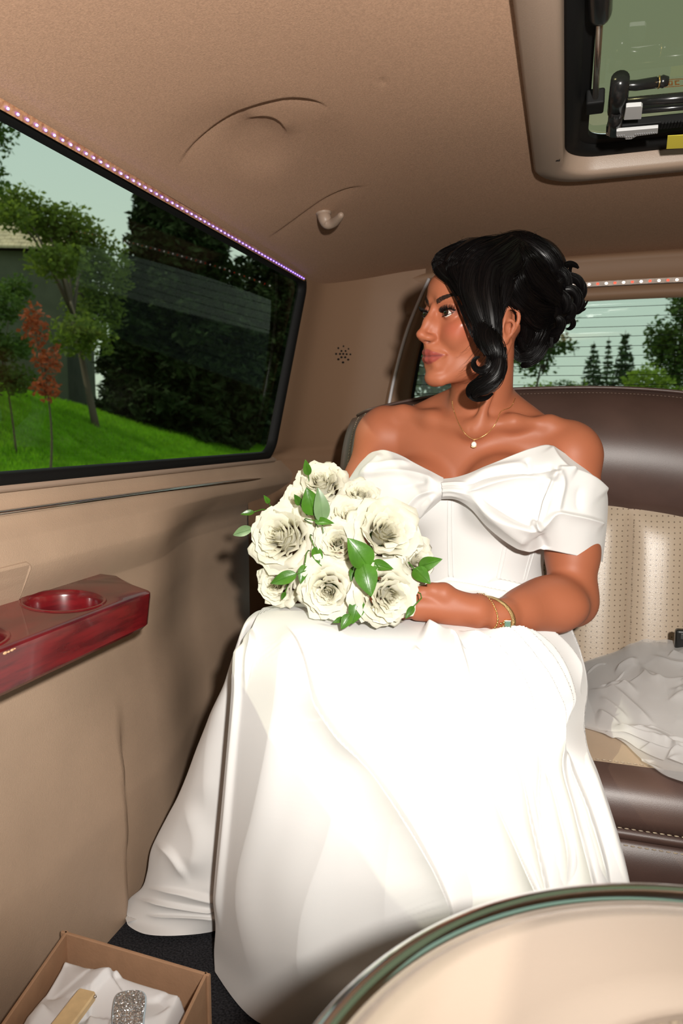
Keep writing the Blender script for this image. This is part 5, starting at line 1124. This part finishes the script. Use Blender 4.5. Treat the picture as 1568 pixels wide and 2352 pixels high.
BOD = fast_mesh('bodice', Vb, Qb, M['gown'], PERSON); BOD['label'] = 'fitted white bodice with vertical boning seams'
M['seam'] = mat('gown_seam', (.78, .765, .74), .6)
for pl in ([(1028, 1150), (1028, 1230), (1030, 1325)], [(1037, 1150), (1038, 1230), (1041, 1326)], [(1163, 1255), (1155, 1295), (1145, 1338)], [(1155, 1255), (1147, 1295), (1138, 1336)], [(1227, 1266), (1217, 1300), (1208, 1334)], [(1219, 1268), (1210, 1300), (1202, 1332)]):
    P = [onbod(a, b, .0002) for a, b in crom(pl, 16)]; P = [p for p in P if p is not None]
    if len(P) > 4: g = MB(); g.tube(crom(P, 24), .0009, 6); g.build('boning_seam', M['gown'], BOD)
# ---------------------------------------------------------------- draped off-shoulder band: right-hand wing (her left) with a knot
WING = [  # columns from the knot to the arm, each top -> bottom
 [(1012, 1100, 1.185), (1014, 1112, 1.168), (1016, 1125, 1.165), (1016, 1137, 1.170), (1012, 1146, 1.188)],
 [(1045, 1096, 1.180), (1047, 1110, 1.160), (1049, 1125, 1.156), (1050, 1138, 1.162), (1048, 1148, 1.182)],
 [(1085, 1084, 1.182), (1085, 1104, 1.160), (1085, 1126, 1.158), (1086, 1148, 1.160), (1085, 1172, 1.178)],
 [(1132, 1064, 1.188), (1132, 1098, 1.166), (1132, 1140, 1.168), (1132, 1182, 1.160), (1128, 1216, 1.186)],
 [(1180, 1044, 1.200), (1182, 1090, 1.178), (1184, 1150, 1.180), (1182, 1208, 1.162), (1172, 1250, 1.190)],
 [(1222, 1029, 1.215), (1228, 1085, 1.184), (1228, 1150, 1.190), (1226, 1212, 1.164), (1212, 1268, 1.192)],
 [(1262, 1022, 1.228), (1275, 1078, 1.182), (1266, 1145, 1.176), (1256, 1200, 1.168), (1246, 1262, 1.196)],
 [(1302, 1044, 1.235), (1318, 1090, 1.198), (1312, 1150, 1.188), (1306, 1200, 1.182), (1302, 1272, 1.198)],
 [(1345, 1072, 1.250), (1362, 1106, 1.222), (1362, 1152, 1.212), (1358, 1204, 1.208), (1350, 1282, 1.218)],
 [(1384, 1108, 1.275), (1392, 1135, 1.262), (1393, 1165, 1.258), (1390, 1212, 1.254), (1381, 1290, 1.262)],
 [(1380, 1106, 1.32), (1386, 1134, 1.32), (1387, 1165, 1.32), (1384, 1212, 1.32), (1376, 1288, 1.318)],
 [(1330, 1070, 1.35), (1330, 1120, 1.352), (1330, 1165, 1.352), (1330, 1212, 1.35), (1325, 1275, 1.345)],
 [(1270, 1050, 1.34), (1270, 1110, 1.345), (1270, 1165, 1.345), (1270, 1205, 1.34), (1268, 1262, 1.33)],
]
G = bspl(fold_id(WING), 130, 300)
WF = [([(1062, 1118), (1110, 1096), (1160, 1086), (1205, 1086), (1245, 1082), (1276, 1076)], -.009, 10, 9, .1, .1),
      ([(1060, 1112), (1120, 1084), (1180, 1070), (1230, 1062)], .007, 10, 10, .3, .4),
      ([(1068, 1132), (1120, 1112), (1170, 1100), (1215, 1095), (1255, 1100)], .008, 8, 7, .1, .25),
      ([(1278, 1078), (1264, 1115), (1248, 1160), (1236, 1200), (1228, 1215)], .014, 14, 6, .08, .15),
      ([(1268, 1092), (1252, 1130), (1240, 1170), (1230, 1204)], -.012, 9, 14, .1, .1),
      ([(1078, 1142), (1118, 1172), (1160, 1198), (1200, 1213), (1228, 1216), (1252, 1200), (1276, 1180), (1310, 1184), (1350, 1192), (1390, 1206)], .011, 13, 5, .15, .05),
      ([(1100, 1140), (1150, 1170), (1195, 1196), (1222, 1206)], -.008, 8, 14, .2, .1),
      ([(1262, 1024), (1280, 1055), (1305, 1080), (1320, 1088)], .006, 9, 7, .1, .3),
      ([(1278, 1078), (1320, 1086), (1360, 1104), (1394, 1134)], .009, 14, 5, .05, .1),
      ([(1276, 1080), (1290, 1110), (1284, 1150), (1278, 1180)], .007, 16, 8, .1, .2),
      ([(1330, 1110), (1325, 1150), (1330, 1180)], -.004, 12, 12, .3, .3), ([(1100, 1150), (1140, 1190), (1185, 1232), (1215, 1252)], .006, 18, 14, .3, .2),
      ([(1205, 1052), (1215, 1075), (1208, 1092)], -.006, 8, 8, .2, .3), ([(1235, 1225), (1246, 1245), (1250, 1262)], -.006, 10, 10, .2, .1)]
WF += [([(1000 + 0, 1104 + k * 9), (1040, 1100 + k * 9.5), (1085, 1092 + k * 16)], .0022, 4, 3, .15, .5) for k in range(1, 5)]
G = creases(G, grid_normals(G), WF); g = MB(); g.grid(G); o = g.build('draped_sleeve', M['gown'], PERSON, fixn=True, solid=.0022); o['label'] = 'wide folded white sleeve band over her left upper arm'
# left-hand wing (her right), partly behind the flowers
WING2 = [
 [(1018, 1097, 1.186), (1018, 1110, 1.170), (1018, 1124, 1.166), (1016, 1136, 1.172), (1014, 1147, 1.190)],
 [(985, 1082, 1.196), (982, 1104, 1.176), (978, 1130, 1.172), (974, 1158, 1.176), (968, 1186, 1.195)],
 [(945, 1060, 1.212), (940, 1094, 1.190), (932, 1136, 1.184), (922, 1180, 1.186), (914, 1222, 1.200)],
 [(905, 1040, 1.232), (896, 1082, 1.205), (888, 1130, 1.198), (880, 1180, 1.198), (872, 1230, 1.205)],
 [(872, 1034, 1.250), (858, 1078, 1.222), (850, 1126, 1.214), (842, 1176, 1.214), (836, 1226, 1.220)],
 [(838, 1052, 1.275), (820, 1086, 1.250), (812, 1126, 1.240), (806, 1170, 1.240), (802, 1216, 1.245)],
 [(808, 1086, 1.300), (792, 1112, 1.285), (784, 1142, 1.278), (780, 1176, 1.276), (778, 1212, 1.278)],
 [(806, 1086, 1.35), (792, 1112, 1.345), (785, 1142, 1.342), (782, 1176, 1.34), (780, 1212, 1.338)],
 [(850, 1060, 1.375), (840, 1100, 1.38), (835, 1140, 1.38), (832, 1176, 1.378), (830, 1212, 1.37)],
 [(910, 1055, 1.36), (905, 1100, 1.365), (900, 1140, 1.365), (896, 1176, 1.36), (892, 1212, 1.35)],
]
G = bspl(fold_id(WING2), 110, 240)
W2 = [([(1010, 1110), (960, 1090), (905, 1082), (850, 1088), (810, 1104)], .007, 12, 8, .15, .2), ([(1005, 1122), (960, 1140), (925, 1180), (905, 1220)], .008, 12, 6, .15, .2), ([(1000, 1135), (975, 1165), (950, 1200)], .006, 8, 6, .2, .3),
      ([(878, 1040), (858, 1070), (838, 1110), (815, 1150)], .006, 16, 8, .15, .3), ([(950, 1066), (905, 1062), (860, 1072), (828, 1095)], .006, 10, 8, .2, .2), ([(990, 1100), (940, 1112), (890, 1118)], -.005, 10, 10, .2, .4)]
G = creases(G, grid_normals(G), W2); g = MB(); g.grid(G); o = g.build('draped_sleeve', M['gown'], PERSON, fixn=True, solid=.0022); o['label'] = 'white sleeve band over her right upper arm behind the flowers'
# ================================================================== BOUQUET
M['petal'] = mat('rose_petal', (.80, .785, .68), .6, var=.10, vscale=60, spec=.2); nt = M['petal'].node_tree; b_ = nt.nodes['Principled BSDF']; o_ = nt.nodes['Material Output']
tl = nt.nodes.new('ShaderNodeBsdfTranslucent'); tl.inputs[0].default_value = (.85, .80, .58, 1); mx_ = nt.nodes.new('ShaderNodeMixShader'); mx_.inputs[0].default_value = .3
nt.links.new(b_.outputs[0], mx_.inputs[1]); nt.links.new(tl.outputs[0], mx_.inputs[2]); nt.links.new(mx_.outputs[0], o_.inputs[0])
M['rleaf'] = mat('rose_leaf', (.055, .17, .012), .32, var=.35, vscale=30, spec=.5, bump=.2, bscale=120); M['stem'] = mat('rose_stem', (.05, .12, .02), .5)
bouquet = empty('bouquet', at(800, 1300, 1.04), 'round bouquet of white roses with green leaves held in her lap', 'bouquet', None)
NPET = 40
def petal_mesh(k):
    f = k / (NPET - 1); rs = np.random.RandomState(100 + k)
    al = math.radians(np.interp(f, [0, .25, .5, .75, 1], [-6, 4, 14, 34, 66])); r0 = np.interp(f, [0, .15, .5, .8, 1], [.02, .10, .28, .42, .46]); L = np.interp(f, [0, .4, .8, 1], [.50, .58, .66, .62]) * (1 + .07 * rs.randn() * (f > .2))
    A = np.interp(f, [0, .2, .6, 1], [1.9, 1.25, .95, .80]); phi0 = k * 2.39996 + .25 * rs.randn(); nu, nv = 11, 8; zb = np.interp(f, [0, .5, .8, 1], [.25, .11, -.06, -.14]); G = np.zeros((nu, nv, 3))
    curl = math.radians(np.interp(f, [0, .3, .6, 1], [4, 34, 62, 70])) * (1 + .30 * rs.randn()); pt = .03 + .09 * rs.rand() * f; asy = .12 * rs.randn(); ph = rs.rand() * 6; fr_ = rs.uniform(.6, 1.5)
    for i, u in enumerate(np.linspace(-1, 1, nu)):
        Lu = L * (1 - .16 * abs(u) ** 2.4 + pt * math.exp(-(u / .25) ** 2) + asy * u * .4); r = r0; z = zb
        for j, v in enumerate(np.linspace(0, 1, nv)):
            th_ = al * (.1 + 1.0 * v) + curl * max(0, (v - .60) / .40) ** 1.5 * (.7 + .3 * math.cos(u * 2 + ph))
            if j: r += math.sin(th_) * Lu / (nv - 1); z += math.cos(th_) * Lu / (nv - 1)
            rr = max(r + (.030 * math.sin(u * 5.5 + ph) + .018 * math.sin(u * 11 + 2 * ph)) * v ** 2 * (.5 + .8 * f) * fr_, .012); wdt = A * (.55 + .5 * math.sin(PI * (.1 + .62 * v))); phi = phi0 + u * wdt
            zz = z + (.035 * math.sin(u * 4.2 + ph * 2) + .02 * math.sin(u * 9 + ph)) * v ** 3 * (.4 + f) * fr_
            G[i, j] = (rr * math.cos(phi), rr * math.sin(phi), zz)
    g = MB(); g.grid(G); return g
def frame_to(n):
    n = n / np.linalg.norm(n); x = np.cross([0, 0, 1.], n); x /= np.linalg.norm(x) + 1e-9; return np.array([x, np.cross(n, x), n]).T
ROSES = [(640, 1230, .985, .0530, 'large open rose'), (886, 1222, .995, .0560, 0), (752, 1358, .950, .0445, 0), (892, 1370, .955, .0470, 0), (776, 1246, .975, .0370, 0), (736, 1108, 1.055, .0450, 0), (634, 1340, 1.000, .0370, 0), (806, 1186, 1.025, .0350, 0), (828, 1138, 1.06, .0330, 0), (950, 1286, 1.02, .0400, 0), (690, 1150, 1.04, .036, 0)]
CB = at(790, 1265, 1.08); pet_protos = []
for ri, (px, py, Y, r, _) in enumerate(ROSES):
    c = at(px, py, Y); dx, dy = (px - 790) / 200, (py - 1265) / 200; n = -FW * 1.0 + (RT * dx - UP * dy) * .62 + np.array([0, 0, .18]); Rm = frame_to(n) @ np.array([[math.cos(ri * 1.3), -math.sin(ri * 1.3), 0], [math.sin(ri * 1.3), math.cos(ri * 1.3), 0], [0, 0, 1]])
    rose = empty('rose', (0, 0, 0), parent=bouquet); rose.parent = bouquet; s_ = r * 1.16 / .92
    Mx = Matrix.Identity(4)
    for a in range(3):
        for b in range(3): Mx[a][b] = Rm[a][b] * s_
        Mx[a][3] = c[a] - Rm[a][2] * r * .55 - bouquet.location[a]
    rose.matrix_basis = Mx
    for k in range(13, NPET):                                  # the outer petals one by one
        if ri == 0:
            o = petal_mesh(k).build('petal', M['petal'], None, fixn=False); pet_protos.append(o)
        else:
            o = pet_protos[k - 13].copy(); COL.objects.link(o)
        o.parent = rose
        if ri: o.rotation_euler = (RNG.randn() * .05, RNG.randn() * .05, RNG.randn() * .12)
    if ri == 0:                                                # the furled heart in one piece
        g = MB()
        for k in range(13):
            q_ = petal_mesh(k); g.add(np.vstack(q_.v), q_.f)
        heart = g.build('inner_petals', M['petal'], None, fixn=False); heart['kind'] = 'stuff'; o = heart
    else: o = heart.copy(); COL.objects.link(o)
    o.parent = rose
    g = MB(); g.ball((0, 0, -.16), (.20, .20, .16), 8); o = g.build('calyx', M['stem'], None); o.parent = rose
GRIP = at(962, 1384, 1.028)
for ri, (px, py, Y, r, _) in enumerate(ROSES):
    c = at(px, py, Y) + FW * r * .6; p1 = (c * .5 + GRIP * .5) + np.array([0, .04, -.01]); g = MB(); off_ = RNG.randn(3) * .004
    g.tube(crom([c, p1, GRIP + off_, GRIP + off_ + np.array([.035, .012, -.004])], 14), .0026, 6); g.build('stem', M['stem'], bouquet)
def leaf(bpx, tpx, Y, w, tw=.0, dy=-.012, name='leaf', m='rleaf', cup=.25):
    b = at(*bpx, Y); t = at(*tpx, Y + dy); ax = t - b; L = np.linalg.norm(ax); ax /= L; n = -FW + RT * tw + np.array([0, 0, .25]); n -= ax * (n @ ax); n /= np.linalg.norm(n); sd = np.cross(ax, n); nu, nv = 7, 12; G = np.zeros((nv, nu, 3))
    for j, v in enumerate(np.linspace(0, 1, nv)):
        hw = w * L * (math.sin(PI * v ** .80) ** .85) * (1 - .25 * v) * .62 + 1e-4
        for i, u in enumerate(np.linspace(-1, 1, nu)): G[j, i] = b + ax * L * v + sd * hw * u + n * (hw * cup * abs(u) ** 1.3 + .10 * L * math.sin(PI * v) * .5 - .06 * L * v * v)
    g = MB(); g.grid(G); mid = G[:, 3] + n * .0003; g.tube(mid, np.linspace(.0011, .0003, nv), 5); g.tube(crom([b + ax * .002, b - ax * .02 + FW * .012, b * .6 + CB * .4 + FW * .02], 7), .0009, 5); return g.build(name, M[m], bouquet, fixn=False)
M['rleaf2'] = mat('pale_leaf', (.16, .26, .12), .35, var=.3, vscale=30, spec=.5)
for a in [((722, 1184), (704, 1120), .965, .62, 0), ((740, 1200), (731, 1120), .962, .42, .3, -.01, 'leaf', 'rleaf2'), ((848, 1304), (799, 1236), .930, .62, 0), ((832, 1294), (853, 1370), .925, .60, 0), ((682, 1318), (620, 1340), .940, .42, 0), ((580, 1214), (533, 1229), 1.0, .40, 0, 0, 'leaf', 'rleaf2'), ((584, 1176), (552, 1181), 1.03, .36, 0), ((962, 1302), (1014, 1284), 1.0, .45, 0), ((950, 1306), (988, 1340), .99, .60, 0), ((708, 1092), (701, 1056), 1.03, .42, 0), ((618, 1156), (606, 1138), 1.03, .40, 0), ((826, 1374), (808, 1434), .945, .55, 0), ((804, 1410), (783, 1446), .935, .55, 0), ((700, 1296), (690, 1341), .955, .45, 0), ((722, 1256), (738, 1300), .965, .45, 0), ((950, 1392), (931, 1421), .96, .40, 0), ((722, 1196), (766, 1201), .96, .30, 0), ((852, 1294), (902, 1306), .955, .40, 0), ((690, 1160), (676, 1136), .98, .5, 0), ((790, 1420), (764, 1430), .945, .4, 0), ((655, 1360), (646, 1378), .985, .4, 0), ((815, 1300), (806, 1335), .955, .45, 0)]: leaf(*a)
# ================================================================== CARDBOARD BOX
M['card'] = mat('kraft_cardboard', (.40, .235, .14), .8, bump=.15, bscale=300, var=.10, vscale=40, spec=.15); M['tissue'] = mat('tissue_paper', (.74, .73, .74), .7, spec=.15)
box = empty('cardboard_box', (-.53, .65, .0), 'open brown cardboard box on the floor beside the side panel', 'box')
ZR = .14; BL_, BR_ = atZ(150, 2137, ZR), atZ(477, 2233, ZR); dl, dr = np.array([.20, -.98, 0]), np.array([.13, -.99, 0]); FL_, FR_ = BL_ + dl * .30, BR_ + dr * .28
def wallpanel(name, A, B_, th, z0=.002):
    d = B_ - A; d /= np.linalg.norm(d); ext = .0042 if name in ('back_panel', 'front_panel') else 0; A = A - d * ext; B_ = B_ + d * ext; n = np.array([-d[1], d[0], 0]) * th; g = MB(); r = 7
    tops = [(0, 0), (.0004, .5), (0, 1)]; V = []
    for p in (A, B_):
        for q, z in ((0, z0), (0, ZR - .0015), (.25, ZR), (.75, ZR), (1, ZR - .0015), (1, z0)): V.append([p[0] + n[0] * q, p[1] + n[1] * q, z])
    g.add(V, [[i, (i + 1) % 6, 6 + (i + 1) % 6, 6 + i] for i in range(6)] + [list(range(6)), list(range(6, 12))[::-1]]); return g.build(name, M['card'], box, smooth=False)
wallpanel('back_panel', BL_, BR_, -.0045); wallpanel('side_panel', BL_, FL_, .0045); wallpanel('side_panel', BR_, FR_, -.0045); wallpanel('front_panel', FL_, FR_, .0045)
g = MB(); q = [BL_, BR_, FR_, FL_]; g.add([[p[0], p[1], .003] for p in q] + [[p[0], p[1], .0005] for p in q], [[0, 1, 2, 3], [7, 6, 5, 4]]); g.build('bottom_panel', M['card'], box, smooth=False)
tp = empty('tissue_paper', (-.53, .66, .004), 'crumpled white tissue paper bulging inside the cardboard box', 'tissue paper')
U, Vv = np.meshgrid(np.linspace(.035, .955, 130), np.linspace(.03, .97, 130), indexing='ij'); P = ((BL_[None, None] * (1 - U)[..., None] + BR_[None, None] * U[..., None]) * (1 - Vv)[..., None] + (FL_[None, None] * (1 - U)[..., None] + FR_[None, None] * U[..., None]) * Vv[..., None])
seeds = RNG.rand(46, 2) * [.24, .30] + [-.66, .50]; sh = RNG.rand(46) * .014; tilt = RNG.randn(46, 2) * .33
D = np.linalg.norm(P[..., None, :2] - seeds, axis=-1); ix = D.argsort(-1); i0 = ix[..., 0]
pl = sh + ((P[..., None, :2] - seeds) * tilt).sum(-1); w_ = np.exp(-(D / .028) ** 2); zf = (pl * w_).sum(-1) / (w_.sum(-1) + 1e-9) * .5 + .5 * np.take_along_axis(pl, i0[..., None], -1)[..., 0]
for _ in range(2): zf = (zf + np.roll(zf, 1, 0) + np.roll(zf, -1, 0) + np.roll(zf, 1, 1) + np.roll(zf, -1, 1)) / 5
ed = np.minimum(np.minimum(U, 1 - U), np.minimum(Vv * 1.15 - .06, 1 - Vv)); P[..., 2] = np.clip(.006 + .126 * sst(ed, .0, .12) + zf * sst(ed, .05, .2) * 1.1, .0045, .2)
g = MB(); g.grid(P); g.build('crumpled_sheet', M['tissue'], tp)
ws = empty('wooden_stick', atZ(190, 2300, .11), 'pale wooden brush handle lying on the tissue paper', 'wooden stick'); p0, p1 = atZ(201, 2281, .156), atZ(95, 2420, .152); d_ = (p1 - p0) / np.linalg.norm(p1 - p0); n_ = np.cross(d_, [0, 0, 1.]); n_ /= np.linalg.norm(n_); up_ = np.cross(n_, d_)
g = MB(); g.grid(np.array([[p0 + d_ * s_ + n_ * a * hw + up_ * b * .0045 for a, b in ((-1, -1), (1, -1), (1, .6), (.86, 1), (-.86, 1), (-1, .6))] for s_, hw in ((0, .0112), (.003, .0125), (.02, .0128), (.12, .0128))]), cv=True); g.f += [[0, 1, 2, 3, 4, 5], [23, 22, 21, 20, 19, 18]]; g.m += [0, 0]
g.build('handle', mat('pale_wood', (.72, .52, .28), .5, var=.15, vscale=60), ws, smooth=False)
g = MB(); c = p0 + d_ * .004 - n_ * .0135 + up_ * .002; g.ball(c, .0022, 6); g.build('metal_stud', M['steel'], ws)
gl_ = mat('silver_glitter', (.62, .64, .66), .25, .85); nt = gl_.node_tree; b_ = nt.nodes['Principled BSDF']; vo = nt.nodes.new('ShaderNodeTexVoronoi'); vo.inputs['Scale'].default_value = 900; tc_ = nt.nodes.new('ShaderNodeTexCoord'); nt.links.new(tc_.outputs['Object'], vo.inputs['Vector'])
nm = nt.nodes.new('ShaderNodeMix'); nm.data_type = 'VECTOR'; geo_ = nt.nodes.new('ShaderNodeNewGeometry'); sb = nt.nodes.new('ShaderNodeVectorMath'); sb.operation = 'SUBTRACT'; sb.inputs[1].default_value = (.5, .5, .5); nt.links.new(vo.outputs['Color'], sb.inputs[0])
ad = nt.nodes.new('ShaderNodeVectorMath'); ad.operation = 'ADD'; nt.links.new(geo_.outputs['Normal'], ad.inputs[0]); sc_ = nt.nodes.new('ShaderNodeVectorMath'); sc_.operation = 'SCALE'; sc_.inputs[3].default_value = 1.1; nt.links.new(sb.outputs[0], sc_.inputs[0]); nt.links.new(sc_.outputs[0], ad.inputs[1]); no_ = nt.nodes.new('ShaderNodeVectorMath'); no_.operation = 'NORMALIZE'; nt.links.new(ad.outputs[0], no_.inputs[0]); nt.links.new(no_.outputs[0], b_.inputs['Normal'])
gt = empty('glitter_tab', atZ(290, 2330, .10), 'silver glittery rounded strap end standing out of the tissue paper', 'glitter strap')
outl = [(258, 2400), (259, 2340), (263, 2300), (270, 2283), (284, 2277), (306, 2274), (322, 2276), (331, 2284), (333, 2300), (328, 2345), (325, 2400)]
zt_ = lambda py: .160 - (py - 2274) * .00012
P = np.array([atZ(a, b, zt_(b)) for a, b in crom(outl, 40)]); nvec = np.array([0, .25, -.97]) * .004; g = MB(); g.add(np.vstack([P, P + nvec]), [list(range(40)), list(range(40, 80))[::-1]]); g.build('glitter_face', gl_, gt, smooth=False)
g = MB(); g.tube(P + nvec * .5, .0016, 6); g.build('edge_piping', mat('pale_blue_edge', (.45, .55, .62), .4), gt)
# ================================================================== TULLE VEIL
vm = bpy.data.materials.new('white_tulle'); vm.use_nodes = True; nt = vm.node_tree; b_ = nt.nodes['Principled BSDF']; b_.inputs['Base Color'].default_value = (.80, .79, .79, 1); b_.inputs['Roughness'].default_value = .8; b_.inputs['Specular IOR Level'].default_value = .15
tr_ = nt.nodes.new('ShaderNodeBsdfTransparent'); tl = nt.nodes.new('ShaderNodeBsdfTranslucent'); tl.inputs[0].default_value = (.8, .79, .79, 1); m1 = nt.nodes.new('ShaderNodeMixShader'); m2 = nt.nodes.new('ShaderNodeMixShader'); m1.inputs[0].default_value = .35; m2.inputs[0].default_value = .42
nt.links.new(b_.outputs[0], m1.inputs[1]); nt.links.new(tl.outputs[0], m1.inputs[2]); nt.links.new(m1.outputs[0], m2.inputs[1]); nt.links.new(tr_.outputs[0], m2.inputs[2]); nt.links.new(m2.outputs[0], nt.nodes['Material Output'].inputs[0])
veil = empty('tulle_veil', (.22, 1.15, .41), 'heap of sheer white tulle lying on the beige seat beside the woman', 'veil')
VR = [[(1322, 1530, 1.385), (1360, 1512, 1.385), (1410, 1498, 1.385), (1450, 1483, 1.38), (1520, 1476, 1.38), (1600, 1468, 1.38), (1720, 1464, 1.38)],
 [(1322, 1560, 1.33), (1362, 1545, 1.32), (1412, 1528, 1.32), (1460, 1515, 1.31), (1525, 1508, 1.31), (1605, 1500, 1.31), (1730, 1500, 1.31)],
 [(1320, 1610, 1.25), (1365, 1590, 1.23), (1415, 1580, 1.22), (1470, 1572, 1.21), (1535, 1566, 1.20), (1615, 1560, 1.20), (1740, 1560, 1.20)],
 [(1318, 1655, 1.16), (1368, 1640, 1.15), (1425, 1635, 1.13), (1485, 1635, 1.11), (1548, 1640, 1.09), (1630, 1640, 1.08), (1760, 1640, 1.07)],
 [(1316, 1680, 1.105), (1372, 1682, 1.085), (1430, 1690, 1.06), (1495, 1705, 1.035), (1560, 1715, 1.01), (1650, 1720, 1.0), (1790, 1730, .99)],
 [(1316, 1690, 1.09), (1374, 1694, 1.072), (1424, 1702, 1.05), (1476, 1748, .995), (1535, 1776, .955), (1620, 1796, .93), (1800, 1810, .92)]]
G0 = bspl(fold_id(VR), 240, 200); N0 = grid_normals(G0); rs = np.random.RandomState(5)
for ly in range(3):
    cl_ = []
    for k in range(26):
        x0, y0 = rs.uniform(1320, 1640), rs.uniform(1480, 1760); a = rs.uniform(-.7, .6); L_ = rs.uniform(60, 170); cv_ = rs.uniform(-25, 25)
        cl_.append(([(x0, y0), (x0 + L_ * .5 * math.cos(a), y0 - L_ * .5 * math.sin(a) + cv_), (x0 + L_ * math.cos(a), y0 - L_ * math.sin(a))], rs.uniform(.003, .009), rs.uniform(8, 24), rs.uniform(3, 7), .3, .3))
    G = creases(G0 + N0 * (-.006 + .007 * ly), N0, cl_); G[..., 2] = np.maximum(G[..., 2], np.where(G[..., 1] > 1.0, .409, np.interp(G[..., 1], [.93, 1.0], [.33, .409])) + .002 * ly) if True else G
    if ly: 
        k0 = 14 * ly; G = G[k0 // 2:200 - k0, :]
    g = MB(); g.grid(G); g.build('tulle_layer', vm, veil, fixn=False)
